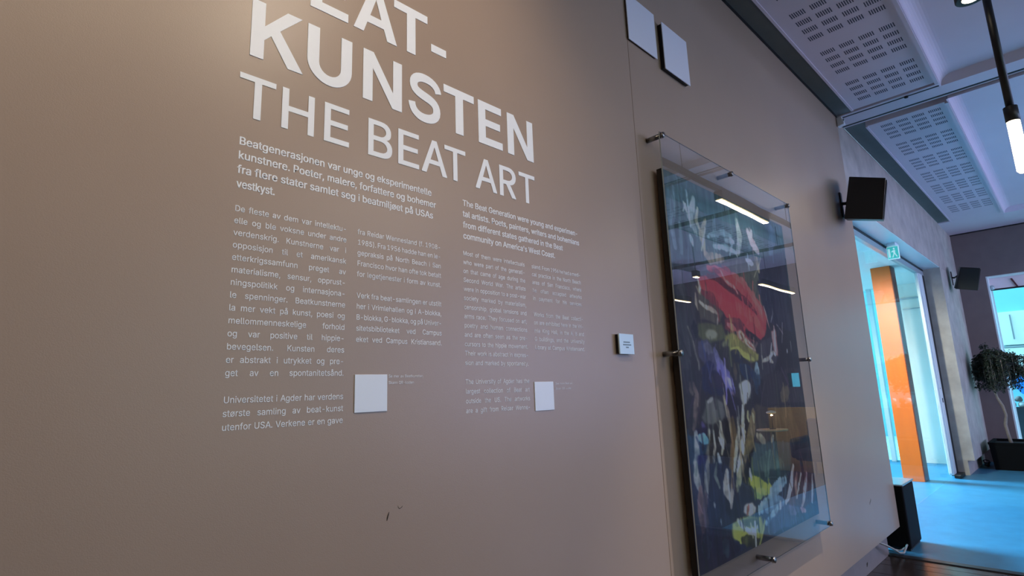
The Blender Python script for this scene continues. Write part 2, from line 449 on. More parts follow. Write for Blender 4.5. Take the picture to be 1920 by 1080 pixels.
# ================================================================== LETTERING
GL = {}
for rec in """'206|78 318,70 509,136 509,128 318
(273|89 207,92 264,101 324,114 384,132 441,153 494,177 539,236 539,191 428,161 313,154 258,151 207,160 115,188 16,236 -96,177 -96,139 -21,111 55,95 131
)273|37 -96,86 18,113 116,122 207,119 258,112 313,82 428,37 539,97 539,121 494,142 441,159 384,173 323,181 264,184 207,178 130,161 53,134 -22,97 -96
,188|38 -119,68 71,137 71,84 -119
-453|337 244,337 188,114 188,114 244
.188|95 -4,78 -1,63 9,53 24,50 41,53 59,63 73,78 83,95 87,113 83,128 73,138 59,141 41,138 24,128 9,113 -1
0453|227 -7,174 1,130 24,95 62,69 113,53 178,48 254,53 330,69 395,95 447,130 484,174 508,227 516,279 508,323 484,358 447,384 395,400 330,405 254,400 178,384 113,359 62,323 24,279 1/227 50,261 56,290 74,313 103,330 144,340 194,344 254,340 314,330 365,313 405,290 435,261 453,227 460,192 453,163 435,140 405,123 365,113 314,109 254,113 194,123 144,140 103,163 74,192 56
1453|76 0,76 55,391 55,391 0|276 509,276 0,212 0,212 448,209 448,86 358,86 427,198 509
2453|64 0,64 47,234 229,282 282,311 327,318 348,320 371,317 397,308 419,293 436,273 449,250 457,224 460,196 457,172 447,153 433,139 413,130 390,127 362,66 362,71 405,86 442,111 473,143 496,182 511,225 516,268 511,306 497,337 474,361 445,376 411,381 372,378 345,371 318,357 290,336 259,267 180,153 60,153 57,389 57,389 0
3453|218 -7,173 -3,133 10,98 30,70 57,52 91,44 132,109 132,115 107,126 87,144 71,165 59,191 52,219 50,248 53,275 61,297 74,315 93,325 116,329 145,326 172,316 196,299 217,275 234,242 244,201 248,157 248,157 299,288 448,288 452,70 452,70 509,372 509,372 461,211 278,211 289,264 288,308 276,344 253,371 222,387 186,393 145,387 103,370 66,344 36,309 12,266 -2
4453|40 105,40 158,247 509,311 509,109 166,109 163,413 163,413 105|282 0,282 121,282 146,282 318,343 318,343 0
5453|221 -7,178 -2,140 11,108 32,83 60,66 93,60 130,122 130,127 108,138 89,154 73,173 60,196 52,221 50,250 53,276 64,298 82,314 104,324 131,328 162,324 193,314 221,297 244,275 262,248 273,218 277,167 268,145 258,128 246,67 253,96 509,366 509,366 452,151 452,134 301,136 301,155 315,178 325,203 331,229 334,263 330,294 321,321 306,345 285,364 260,379 231,388 199,391 163,385 117,369 76,343 41,309 15,268 -1
6453|226 -7,182 -1,142 15,109 40,84 74,69 115,64 162,68 199,80 239,102 285,137 340,252 509,322 509,151 261,145 261,165 288,196 307,235 314,278 309,316 295,346 271,370 240,384 201,389 157,384 112,368 73,343 39,310 14,271 -2/226 48,254 52,279 63,299 79,314 101,324 128,327 157,324 187,314 213,299 235,279 251,254 262,226 265,198 262,174 252,153 235,138 214,128 188,125 158,128 128,138 102,153 79,174 63,198 52
7453|97 0,323 448,323 452,62 452,62 509,391 509,391 449,165 0
8453|226 -7,178 -2,136 11,101 33,74 62,57 96,52 135,55 166,65 195,81 220,101 241,125 256,153 265,153 267,119 282,93 308,76 342,70 380,75 417,90 450,114 477,146 498,184 511,226 516,269 511,306 498,337 477,361 450,377 417,382 380,376 342,359 308,333 282,300 267,300 265,327 256,351 241,372 220,387 195,397 166,401 135,395 96,378 62,352 33,317 11,275 -2/226 49,258 52,285 60,307 74,323 91,333 113,337 139,333 165,322 189,305 208,283 223,256 232,226 235,196 232,169 223,147 208,130 189,119 165,115 139,119 113,129 91,145 74,167 60,195 52/226 290,252 292,274 300,293 313,307 330,316 351,319 376,316 399,308 420,294 437,275 449,252 457,226 460,200 457,177 449,159 437,145 420,136 399,133 376,136 351,145 330,159 313,178 300,201 292
9453|226 516,271 510,310 494,343 468,368 434,384 393,389 347,385 309,373 270,350 224,315 168,200 0,130 0,301 248,307 248,287 221,257 202,218 195,175 199,137 214,106 237,83 269,68 307,64 352,69 397,85 436,110 469,143 494,182 510/226 460,199 457,174 446,154 429,138 407,129 381,125 352,129 322,138 295,154 274,174 257,199 247,226 243,254 247,279 257,299 273,314 295,324 321,327 350,324 381,314 407,299 429,279 446,254 457
A480|16 0,201 509,276 509,463 0,395 0,287 302,264 372,232 478,245 478,213 371,191 302,85 0|110 142,110 199,370 199,370 142
B456|60 0,60 509,241 509,289 504,329 491,359 469,381 442,394 410,398 374,395 344,387 320,373 301,356 286,315 267,315 262,339 257,363 245,385 227,402 203,414 173,418 136,413 100,400 67,377 39,344 18,301 4,247 0/125 57,245 57,296 63,330 80,349 105,355 137,352 161,342 184,327 203,306 218,279 228,248 231,125 231/125 285,238 285,265 288,288 296,308 309,323 326,333 348,336 372,330 403,313 429,283 446,240 452,125 452
C510|267 -7,205 1,150 25,104 63,70 115,48 179,40 254,48 329,70 393,104 445,150 484,205 508,267 516,305 513,340 504,373 490,402 471,427 447,448 418,463 385,473 348,408 348,401 373,389 395,357 428,315 449,267 456,223 450,184 432,150 403,125 364,109 314,103 254,109 194,125 145,151 105,184 76,223 59,267 53,315 60,357 81,389 114,408 160,473 160,463 124,448 91,428 62,402 38,373 19,341 5,305 -4
D502|219 0,96 0,96 57,215 57,272 63,318 81,354 110,379 149,394 198,399 255,394 312,379 361,354 399,320 428,275 446,221 452,93 452,93 509,225 509,294 501,353 478,399 441,433 391,455 329,462 255,455 181,433 119,398 68,351 31,291 8|125 509,125 0,60 0,60 509
E419|60 0,60 509,372 509,372 452,125 452,125 286,355 286,355 229,125 229,125 57,375 57,375 0
F410|60 0,60 509,369 509,369 452,125 452,125 278,346 278,346 221,125 221,125 0
G520|269 -7,205 1,149 25,104 64,69 116,47 179,40 254,47 329,69 393,103 445,149 484,203 508,265 516,304 513,340 504,374 489,403 469,429 445,449 416,465 384,474 349,408 349,387 393,356 427,315 448,265 456,222 450,183 432,150 404,125 364,109 314,103 254,109 194,125 145,151 105,184 76,224 59,269 53,309 57,345 71,374 93,396 123,410 160,415 202,434 199,283 199,283 256,478 256,478 200,471 141,451 91,419 50,377 19,326 0
H517|60 0,60 509,125 509,125 289,392 289,392 509,457 509,457 0,392 0,392 232,125 232,125 0
I300|31 0,31 57,118 57,118 452,31 452,31 509,269 509,269 452,183 452,183 57,269 57,269 0
J396|185 -7,124 3,75 33,44 81,33 145,33 173,98 173,98 145,104 104,122 74,149 56,185 50,220 56,248 74,266 104,272 145,272 509,336 509,336 145,326 81,294 33,246 3
K467|104 145,104 216,139 261,174 303,212 344,364 509,448 509,231 276,228 276|60 0,60 509,125 509,125 334,124 225,125 193,125 0|372 0,188 259,228 309,449 0
L393|60 0,60 509,125 509,125 57,361 57,361 0
M628|60 0,60 509,152 509,277 187,287 159,299 123,311 84,322 49,307 49,318 83,330 121,342 158,352 187,476 509,568 509,568 0,504 0,504 291,504 327,505 369,506 413,507 457,513 457,498 409,482 363,467 322,456 291,342 0,286 0,170 291,159 321,145 361,129 408,112 457,119 457,120 416,121 372,122 328,122 291,122 0
N523|60 0,60 509,136 509,343 183,363 151,388 107,414 55,405 54,401 108,399 157,399 195,399 509,463 509,463 0,387 0,202 290,177 331,148 381,108 452,119 454,122 384,124 328,125 291,125 0
O533|267 -7,205 1,150 25,105 63,70 115,48 179,40 254,48 329,70 393,105 445,150 484,205 508,267 516,329 508,384 484,429 445,464 393,486 329,493 254,486 179,464 115,429 63,384 25,329 1/267 53,310 59,349 76,383 105,408 144,425 194,430 254,425 314,408 365,383 404,349 433,310 450,267 456,223 450,184 433,151 404,125 364,109 314,103 254,109 194,125 144,151 105,184 76,223 59
P445|60 0,60 509,235 509,289 503,332 487,366 462,390 430,404 391,409 348,404 304,390 265,366 233,332 207,289 191,235 186,109 186,109 242,233 242,269 246,297 256,318 272,333 294,342 319,344 348,342 376,333 402,318 423,297 439,268 449,232 452,125 452,125 0
Q533|245 159,313 159,369 85,384 65,468 -48,401 -48,346 27,331 46|267 -7,205 1,150 25,105 63,70 115,48 179,40 254,48 329,70 393,105 445,150 484,205 508,267 516,329 508,384 484,429 445,464 393,486 329,493 254,486 179,464 115,429 63,384 25,329 1/267 53,310 59,349 76,383 105,408 144,425 194,430 254,425 314,408 365,383 404,349 433,310 450,267 456,223 450,184 433,151 404,125 364,109 314,103 254,109 194,125 144,151 105,184 76,223 59
R449|60 0,60 509,236 509,290 504,333 489,367 465,390 433,405 395,409 352,405 309,390 271,367 240,333 217,289 203,236 198,96 198,96 255,234 255,269 258,298 267,319 281,334 300,342 324,345 352,342 380,334 405,319 425,298 440,269 449,233 452,125 452,125 0|353 0,230 229,303 229,428 0
S447|224 -9,172 -4,128 9,91 31,64 60,46 96,38 137,104 137,110 110,123 88,142 71,166 59,194 52,224 49,257 52,286 60,311 74,329 92,341 114,346 139,342 161,332 179,316 193,296 205,245 222,184 239,128 260,86 289,60 326,52 372,58 413,75 448,102 476,138 498,180 511,227 516,275 511,316 498,351 476,377 449,394 415,401 378,337 378,326 412,302 437,267 453,225 459,194 456,167 448,145 435,129 418,118 398,115 376,119 352,131 334,148 319,169 308,212 293,264 279,312 264,359 238,379 220,395 198,405 171,408 139,403 99,386 64,360 34,323 11,278 -4
T449|32 452,32 509,417 509,417 452,257 452,257 0,193 0,193 452
U517|259 -8,203 -2,154 15,114 43,85 80,66 124,60 173,60 509,124 509,124 178,128 144,141 113,160 87,187 68,220 56,259 52,298 56,331 68,357 87,377 113,389 144,393 178,393 509,457 509,457 173,451 124,433 80,403 43,363 15,315 -2
V480|204 0,16 509,84 509,192 206,215 137,248 31,235 31,267 138,290 206,395 509,463 509,278 0
W686|155 0,16 509,82 509,163 196,175 145,187 94,197 40,189 40,200 94,211 145,224 196,306 509,380 509,462 196,474 145,486 94,497 40,488 40,499 94,510 145,523 196,603 509,670 509,530 0,455 0,368 323,351 391,336 475,350 475,335 395,318 323,230 0
X474|18 0,217 284,217 236,29 509,104 509,178 400,204 361,223 329,243 292,232 292,252 329,272 361,298 400,374 509,446 509,259 239,259 287,456 0,382 0,292 129,268 165,250 195,230 231,244 231,225 196,206 166,182 129,91 0
Y472|203 0,203 208,16 509,91 509,192 344,222 292,250 230,224 230,251 293,280 344,381 509,455 509,268 208,268 0
Z438|42 0,42 46,273 385,306 431,341 476,348 454,285 452,223 452,40 452,40 509,397 509,397 462,169 129,134 81,97 33,90 54,152 57,214 57,399 57,399 0
a389|160 -9,126 -5,94 5,68 22,48 45,35 73,30 108,34 138,43 161,58 179,78 193,125 211,178 220,234 227,265 235,273 243,276 255,276 257,273 279,267 297,256 311,240 322,220 329,196 331,171 329,149 322,118 301,100 274,41 291,57 322,79 346,104 364,133 375,163 382,194 384,239 379,286 360,306 343,322 320,333 290,337 251,337 0,277 0,277 52,272 52,252 25,215 1,190 -6/170 45,202 49,228 59,248 74,263 93,272 115,276 138,276 190,259 182,231 176,200 171,175 168,134 159,117 150,103 139,95 124,92 105,94 87,102 72,114 61,130 52
b424|229 -8,198 -5,172 4,138 31,118 59,112 59,112 0,53 0,53 509,114 509,114 319,118 319,137 346,171 373,197 381,229 384,274 378,313 361,345 332,370 293,385 245,390 189,385 133,370 84,346 45,313 16,274 -2/220 47,253 51,279 66,301 88,316 117,325 151,328 189,325 227,316 261,301 290,280 311,253 325,220 330,188 325,161 312,140 291,125 263,116 229,113 189,116 150,125 115,140 86,162 65,188 51
c396|207 -8,159 -2,117 16,82 46,56 85,40 133,34 187,40 243,56 291,82 330,117 360,159 378,207 384,260 377,305 356,340 322,362 277,303 262,290 289,270 311,242 325,207 330,173 325,145 310,124 287,108 258,99 224,96 187,99 151,108 117,124 89,145 66,173 51,207 46,243 52,271 66,292 89,304 117,363 102,354 78,341 56,306 21,261 -1
d424|195 -8,151 -2,111 16,79 45,55 84,39 133,34 189,39 245,55 293,79 332,112 361,151 378,196 384,228 381,253 373,287 346,306 319,311 319,311 509,372 509,372 0,313 0,313 59,307 59,287 31,252 4,227 -5/205 47,236 51,263 65,284 86,299 115,309 150,312 189,309 229,300 263,284 291,263 312,237 325,205 330,172 325,145 311,124 290,108 261,99 227,96 189,99 151,109 117,124 88,145 66,172 51
e404|212 -8,161 -2,117 16,82 46,56 85,40 132,34 187,39 242,55 290,81 329,115 359,157 378,205 384,236 382,266 374,294 361,319 341,341 315,357 282,368 242,371 194,371 169,75 169,75 221,338 221,310 202,307 237,298 269,283 294,263 314,237 326,205 330,173 326,146 313,125 294,109 270,99 241,96 211,96 178,100 139,110 106,128 80,151 61,179 50,212 46,254 53,285 73,306 105,365 91,353 63,335 39,311 19,283 4,249 -5
f254|228 379,228 327,6 327,6 379|81 0,81 432,84 461,96 486,113 505,135 519,161 527,187 530,222 527,243 521,227 468,215 472,195 474,171 470,154 460,145 443,142 419,142 0
g425|207 -151,168 -148,134 -140,105 -127,82 -110,64 -91,51 -69,101 -41,122 -66,154 -88,178 -95,207 -97,249 -92,282 -75,304 -47,311 -6,311 68,306 68,287 41,252 16,227 8,195 5,152 10,113 27,80 53,55 90,39 136,34 191,39 246,55 293,80 332,112 361,152 378,196 384,228 382,253 373,288 346,308 319,313 319,313 379,372 379,372 -9,367 -54,350 -90,324 -117,291 -136,251 -147/205 59,237 63,264 75,285 95,300 121,309 154,312 193,309 231,300 264,285 291,264 312,237 325,205 330,172 325,145 312,124 290,109 262,99 229,96 193,99 155,109 123,124 96,145 76,172 63
h410|114 227,114 0,53 0,53 509,114 509,114 287,102 287,124 332,152 362,187 379,227 384,264 380,295 369,321 349,341 321,353 285,357 240,357 0,296 0,296 235,290 275,273 304,246 323,210 329,184 326,161 317,141 303,126 283,117 257
i167|53 0,53 379,114 379,114 0|84 443,67 446,54 455,44 468,41 483,44 499,54 512,67 521,84 524,100 521,114 512,123 499,126 483,123 468,114 455,100 446
j167|53 379,114 379,114 -30,111 -63,102 -90,86 -113,65 -129,37 -139,4 -143,-10 -143,-10 -87,2 -87,25 -83,40 -72,50 -54,53 -29|83 443,67 446,53 455,44 468,41 483,44 499,53 512,67 521,83 524,100 521,114 512,123 499,126 483,123 468,114 455,100 446
k381|110 137,110 212,121 212,284 379,360 379,184 199,177 199|53 0,53 509,114 509,114 0|294 0,148 186,191 229,372 0
l189|139 -2,101 3,74 20,58 47,53 84,53 509,114 509,114 99,115 77,120 62,130 54,146 52,160 53,170 54,181 3,162 -1
m610|53 0,53 379,112 379,112 295,108 295,118 323,132 346,151 363,172 376,195 384,219 386,257 380,287 361,309 331,321 295,312 295,322 321,337 343,357 361,381 375,407 383,437 386,468 383,497 372,522 354,541 328,553 296,557 255,557 0,496 0,496 254,490 289,473 313,447 326,419 330,395 328,374 320,358 307,345 290,338 270,335 247,335 0,274 0,274 260,269 288,253 311,229 326,199 330,178 328,158 320,140 307,126 289,117 266,114 238,114 0
n410|114 227,114 0,53 0,53 379,112 379,112 287,102 287,124 332,152 362,187 379,227 384,264 380,295 369,321 349,341 321,353 285,357 240,357 0,296 0,296 235,290 275,273 304,246 323,210 329,184 326,161 317,141 303,126 283,117 257
o415|207 -8,159 -2,117 16,82 46,56 85,40 133,34 187,40 243,56 291,82 330,117 360,159 378,207 384,256 378,299 360,333 330,359 291,376 243,381 187,376 133,359 85,333 46,299 16,256 -2/207 46,242 51,270 66,292 89,307 117,316 151,319 187,316 224,307 258,292 287,270 310,242 325,207 330,173 325,145 310,124 287,108 258,99 224,96 187,99 151,108 117,124 89,145 66,173 51
p424|53 -143,53 379,112 379,112 319,118 319,137 346,171 373,197 381,229 384,274 378,313 361,345 332,370 293,385 245,390 189,385 133,370 84,346 45,313 16,274 -2,229 -8,198 -5,173 4,138 31,118 59,114 59,114 -143/220 47,253 51,279 66,301 88,316 117,325 151,328 189,325 227,316 261,301 290,280 311,253 325,220 330,188 325,161 312,140 291,125 263,116 229,113 189,116 150,125 115,140 86,162 65,188 51
q424|372 -143,311 -143,311 59,306 59,287 31,252 4,227 -5,195 -8,151 -2,111 16,79 45,55 84,39 133,34 189,39 245,55 293,79 332,112 361,151 378,196 384,228 381,253 373,287 346,307 319,313 319,313 379,372 379/205 47,236 51,263 65,284 86,299 115,309 150,312 189,309 229,300 263,284 291,263 312,237 325,205 330,172 325,145 311,124 290,108 261,99 227,96 189,99 151,109 117,124 88,145 66,172 51
r259|53 0,53 379,112 379,112 321,115 321,130 347,152 367,181 380,213 385,229 384,243 384,243 322,230 324,207 326,182 323,159 315,140 301,126 284,117 262,114 237,114 0
s365|182 -8,145 -5,112 3,84 18,62 38,45 63,36 94,94 107,105 79,124 60,150 49,181 45,217 50,244 62,262 81,268 103,265 121,254 136,237 147,212 155,149 170,104 186,72 208,53 237,47 274,51 305,65 332,87 354,115 370,149 381,187 384,223 381,254 372,279 358,299 339,314 316,324 290,268 277,258 298,243 316,219 328,187 333,156 329,131 317,114 299,109 277,112 258,124 243,144 232,172 223,229 209,275 194,306 171,325 142,331 107,326 75,312 47,290 24,260 6,223 -5
t227|204 379,204 327,6 327,6 379|65 471,126 471,126 98,128 76,136 61,150 53,170 50,185 51,202 54,213 2,192 -3,168 -4,125 2,92 21,72 52,65 93
u410|182 -5,146 -1,115 11,89 31,69 59,57 95,53 139,53 379,114 379,114 144,119 105,137 75,164 56,200 50,226 53,249 62,268 77,283 97,293 122,296 153,296 379,357 379,357 0,298 0,298 92,307 92,286 47,257 17,222 0
v389|163 0,17 379,84 379,165 155,187 87,206 21,184 21,203 87,224 155,305 379,371 379,226 0
w567|138 0,23 379,87 379,133 214,154 137,175 41,165 41,186 135,206 214,252 379,316 379,362 214,382 136,402 41,391 41,413 135,434 214,480 379,545 379,429 0,368 0,319 172,305 225,291 280,277 338,291 338,277 280,263 225,248 172,199 0
x379|21 0,171 218,171 171,29 379,100 379,147 306,179 253,207 206,175 206,202 253,233 306,282 379,352 379,209 169,209 214,358 0,287 0,231 85,200 136,173 182,205 182,178 136,148 85,91 0
y389|47 -139,61 -86,71 -87,104 -89,118 -84,130 -74,141 -58,151 -36,163 -1,17 379,84 379,165 155,187 87,206 21,184 21,202 87,224 155,305 379,371 379,204 -58,177 -107,159 -124,139 -136,117 -143,91 -145,65 -143
z380|42 0,42 46,254 320,254 323,48 323,48 379,333 379,333 331,126 60,126 56,339 56,339 0
Å480|16 0,201 509,276 509,463 0,395 0,287 302,264 372,232 478,245 478,213 371,191 302,85 0|110 142,110 199,370 199,370 142|240 527,216 530,195 539,177 553,163 570,154 590,151 612,154 635,163 656,177 673,195 686,216 694,240 697,263 694,284 686,303 673,317 656,326 635,329 612,326 590,317 570,303 553,284 539,263 530/240 571,256 574,270 583,279 596,282 612,279 629,270 643,256 652,240 655,224 652,210 643,201 629,198 612,201 596,210 583,224 574
Ø533|267 -7,205 1,150 25,105 63,70 115,48 179,40 254,48 329,70 393,105 445,150 484,205 508,267 516,329 508,384 484,429 445,464 393,486 329,493 254,486 179,464 115,429 63,384 25,329 1/267 53,310 59,349 76,383 105,408 144,425 194,430 254,425 314,408 365,383 404,349 433,310 450,267 456,223 450,184 433,151 404,125 364,109 314,103 254,109 194,125 144,151 105,184 76,223 59|108 -16,64 15,426 525,470 493
å389|160 -9,126 -5,94 5,68 22,48 45,35 73,30 108,34 138,43 161,58 179,78 193,125 211,178 220,234 227,265 235,273 243,276 255,276 257,273 279,267 297,256 311,240 322,220 329,196 331,171 329,149 322,118 301,100 274,41 291,57 322,79 346,104 364,133 375,163 382,194 384,239 379,286 360,306 343,322 320,333 290,337 251,337 0,277 0,277 52,272 52,252 25,215 1,190 -6/170 45,202 49,228 59,248 74,263 93,272 115,276 138,276 190,259 182,231 176,200 171,175 168,134 159,117 150,103 139,95 124,92 105,94 87,102 72,114 61,130 52|189 404,166 407,145 416,126 429,112 447,103 467,100 490,103 512,112 532,126 550,145 563,166 572,189 575,213 572,234 563,252 550,266 532,275 512,278 490,275 467,266 447,252 429,234 416,213 407/189 447,206 450,219 460,229 473,232 490,229 506,219 519,206 529,189 532,173 529,159 519,150 506,147 490,150 473,159 460,173 450
æ638|161 -9,126 -5,95 5,68 22,48 45,35 74,30 108,34 137,45 162,61 181,83 196,135 215,193 221,569 221,541 200,542 235,534 266,520 293,498 313,472 326,440 330,408 326,381 313,359 294,343 270,333 241,329 211,329 178,333 139,344 106,361 81,385 62,413 50,445 46,487 53,519 73,539 105,599 92,587 64,569 40,545 20,516 4,483 -5,445 -8,406 -5,371 6,341 23,317 45,299 72,288 102,298 291,312 318,330 341,352 359,378 373,407 382,440 384,471 382,501 374,528 361,554 341,575 315,591 282,602 242,605 194,605 169,194 169,143 162,122 154,106 141,95 125,92 105,97 79,114 61,139 50,170 46,202 49,228 59,248 74,263 93,272 115,275 138,275 257,273 278,266 297,255 311,240 322,220 329,196 331,171 329,149 322,118 301,100 274,41 291,57 322,79 346,104 364,133 375,163 382,194 384,245 377,270 367,293 351,311 328,324 296,312 70,306 70,286 40,252 15,210 -2
ø415|207 -8,159 -2,117 16,82 46,56 85,40 133,34 187,40 243,56 291,82 330,117 360,159 378,207 384,256 378,299 360,333 330,359 291,376 243,381 187,376 133,359 85,333 46,299 16,256 -2/207 46,242 51,270 66,292 89,307 117,316 151,319 187,316 224,307 258,292 287,270 310,242 325,207 330,173 325,145 310,124 287,108 258,99 224,96 187,99 151,108 117,124 89,145 66,173 51|64 -15,27 15,352 395,388 364""".split('\n'):
    if not rec: continue
    ch, rest = rec[0], rec[1:]
    parts = rest.split('|')
    adv = int(parts[0])
    vs, fs = [], []
    for g in parts[1:]:
        polys = []
        for c in g.split('/'):
            polys.append([Vector((*map(float, p.split(' ')), 0)) for p in c.split(',')])
        flat = [p for c in polys for p in c]
        o = len(vs)
        for tri in tessellate_polygon(polys): fs.append(tuple(o + i for i in tri))
        vs += [(p.x, p.y) for p in flat]
    GL[ch] = (adv, np.array(vs), fs)
GL['R'] = (GL['R'][0], None, None)
_pR = [[(60, 0), (60, 509), (245, 509)] + [(255 + 150 * math.cos(q), 363 + 146 * math.sin(q)) for q in [math.pi / 2 - i * math.pi / 10 for i in range(10)]] + [(268, 222), (398, 0), (322, 0), (202, 214), (125, 214), (125, 0)],
       [(125, 272), (240, 272)] + [(248 + 90 * math.cos(q), 363 + 89 * math.sin(q)) for q in [-math.pi / 2 + i * math.pi / 8 for i in range(1, 8)]] + [(240, 452), (125, 452)]]
_pA = [[(20, 0), (218, 509), (288, 509), (486, 0), (414, 0), (362, 146), (144, 146), (92, 0)], [(165, 202), (253, 446), (341, 202)]]
_pA = [[Vector((a, b, 0)) for a, b in c] for c in _pA]
GL['A'] = (GL['A'][0], np.array([(p.x, p.y) for c in _pA for p in c]), [tuple(t) for t in tessellate_polygon(_pA)])
_pR = [[Vector((a, b, 0)) for a, b in c] for c in _pR]
GL['R'] = (GL['R'][0], np.array([(p.x, p.y) for c in _pR for p in c]), [tuple(t) for t in tessellate_polygon(_pR)])
SPACE = 188
def width(s): return sum(SPACE if c == ' ' else GL[c][0] for c in s)
def text_geo(s, x0, z0, cap, x1=None, justify=False, copies=((0, 0),), xs=0.93, y=-0.0006):
    """one line of vinyl text; returns metre verts and faces"""
    k = cap / 509.0
    words = s.split(' ')
    nat = width(s) * k * xs
    sp = SPACE * k * xs
    if x1 is not None:
        W = x1 - x0
        ww = sum(width(q) for q in words) * k * xs
        if justify and len(words) > 1:
            sp = (W - ww) / (len(words) - 1)
            if sp < 120 * k:
                sp = 120 * k; xs *= (W - sp * (len(words) - 1)) / ww
        else:
            xs *= W / nat; sp = SPACE * k * xs
    V_, F_ = [], []
    n = 0; x = x0
    for wd in words:
        for ch in wd:
            adv, vs, fs = GL[ch]
            for ci, (dx, dz) in enumerate(copies):
                X = x + vs[:, 0] * k * xs + dx * k; Z = z0 + vs[:, 1] * k + dz * k
                V_.append(np.stack([X * U, np.full(len(X), (y - 0.00002 * ci) * U), (Z - FZ) * U], 1))
                F_ += [tuple(i + n for i in f) for f in fs]
                n += len(X)
            x += adv * k * xs
        x += sp
    return np.concatenate(V_), F_
BODY = ((0, 0), (9, 0), (0, 8), (9, 8))
SEMI = ((0, 0), (16, 0), (30, 0), (0, 12), (16, 12), (30, 12))
def block(name, label, lines, x0, x1, z0, pitch, cap, copies, start=0, last_ragged=False, ragged_x=None, xs=0.93):
    zs = [z0 - pitch * (start + i) for i, l in enumerate(lines) if l]
    e = empty(name, ((x0 + x1) / 2, -0.0006, zs[-1]), label, 'wall text', 'paragraphs of white text on the wall')
    for i, l in enumerate(lines):
        if not l: continue
        xe = x1
        just = True
        if ragged_x: xe = ragged_x[i]; just = False
        elif last_ragged and i == len(lines) - 1: xe = None; just = False
        v, f = text_geo(l, x0, z0 - pitch * (start + i), cap, xe, just, copies, xs)
        raw('text_line', v, f, vinyl, e)
    return e
NZ, NP, EZ, EP = 0.3323, 0.0221, 0.3300, 0.0218
block('intro_paragraph', 'larger white four-line paragraph under the T of the heading, left column', ['Beatgenerasjonen var unge og eksperimentelle', 'kunstnere. Poeter, malere, forfattere og bohemer', 'fra flere stater samlet seg i beatmiljøet på USAs', 'vestkyst.'],
      0.314, 0.75, 0.4577, 0.0272, 0.0150, SEMI, ragged_x=[0.740, 0.752, 0.744, 0.382])
block('intro_paragraph', 'larger white four-line paragraph of English text under the word ART', ['The Beat Generation were young and experimen-', 'tal artists. Poets, painters, writers and bohemians', 'from different states gathered in the Beat', "community on America's West Coast."],
      0.833, 1.28, 0.4551, 0.0277, 0.0150, SEMI, ragged_x=[1.279, 1.283, 1.205, 1.170])
block('text_column', 'leftmost tall narrow column of small white text, fourteen lines', ['De fleste av dem var intellektu-', 'elle og ble voksne under andre', 'verdenskrig. Kunstnerne var i', 'opposisjon til et amerikansk', 'etterkrigssamfunn preget av', 'materialisme, sensur, opprust-', 'ningspolitikk og internasjona-', 'le spenninger. Beatkunstnerne', 'la mer vekt på kunst, poesi og', 'mellommenneskelige forhold', 'og var positive til hippie-', 'bevegelsen. Kunsten deres', 'er abstrakt i utrykket og pre-', 'get av en spontanitetsånd.'],
      0.314, 0.5283, NZ, NP, 0.0107, BODY)
block('text_column', 'lowest three-line paragraph at the foot of the leftmost column', ['Universitetet i Agder har verdens', 'største samling av beat-kunst', 'utenfor USA. Verkene er en gave'],
      0.314, 0.5283, NZ, NP, 0.0107, BODY, start=15)
block('text_column', 'five-line white paragraph atop the second column, beginning with fra', ['fra Reidar Wennesland (f. 1908-', '1985). Fra 1956 hadde han en le-', 'gepraksis på North Beach i San', 'Francisco hvor han ofte tok betalt', 'for legetjenester i form av kunst.'],
      0.5523, 0.7651, NZ, NP, 0.0107, BODY)
block('text_column', 'white five-line paragraph above the blank sticker beside the leftmost column', ['Verk fra beat-samlingen er utstilt', 'her i Vrimlehallen og i A-blokka,', 'B-blokka, G-blokka, og på Univer-', 'sitetsbiblioteket ved Campus', 'eket ved Campus Kristiansand.'],
      0.5523, 0.7651, NZ, NP, 0.0107, BODY, start=6)
block('text_column', 'tall column of small English text, thirteen lines beginning Most of them', ['Most of them were intellectuals', 'who were part of the generati-', 'on that came of age during the', 'Second World War. The artists', 'were in opposition to a post-war', 'society marked by materialism,', 'censorship, global tensions and', 'arms race. They focused on art,', 'poetry and human connections', 'and are often seen as the pre-', 'cursors to the hippie movement.', 'Their work is abstract in expres-', 'sion and marked by spontaneity.'],
      0.8314, 1.0439, EZ, EP, 0.0107, BODY)
block('text_column', 'four-line English paragraph at the foot, left of the smaller blank sticker', ['The University of Agder has the', 'largest collection of Beat art', 'outside the US. The artworks', 'are a gift from Reidar Wenne-'],
      0.8314, 1.0439, EZ, EP, 0.0107, BODY, start=14)
block('text_column', 'upper five-line paragraph of the rightmost English column', ['sland. From 1956 he had a medi-', 'cal practice in the North Beach', 'area of San Francisco, where', 'he often accepted artworks', 'in payment for his services.'],
      1.0702, 1.2805, EZ, EP, 0.0107, BODY)
block('text_column', 'lower five-line paragraph of the rightmost English column', ['Works from the Beat collecti-', 'on are exhibited here in the Vri-', 'mle King Hall, in the A, B and', 'G buildings, and the University', 'Library at Campus Kristiansand.'],
      1.0702, 1.2805, EZ, EP, 0.0107, BODY, start=6)
block('caption', 'tiny two-line white caption right of the larger blank sticker', ['Se mer av Beatkunsten', 'Skann QR-koden'], 0.6276, 0.7134, 0.0410, 0.0132, 0.0058, ((0, 0),), ragged_x=[0.7134, 0.6903])
block('caption', 'tiny two-line white caption right of the smaller blank sticker', ['See more Beat art', 'Scan QR code'], 1.1448, 1.2157, 0.0195, 0.0132, 0.0050, ((0, 0),), ragged_x=[1.2157, 1.2087])
tag(box('sticker', 0.551, 0.624, -0.0022, 0, -0.0262, 0.0471, mat('white_sticker', (226, 230, 236), 0.4), bev=0.0006), 'blank white square sticker below the second column of text', 'sticker', 'square white stickers on the wall')
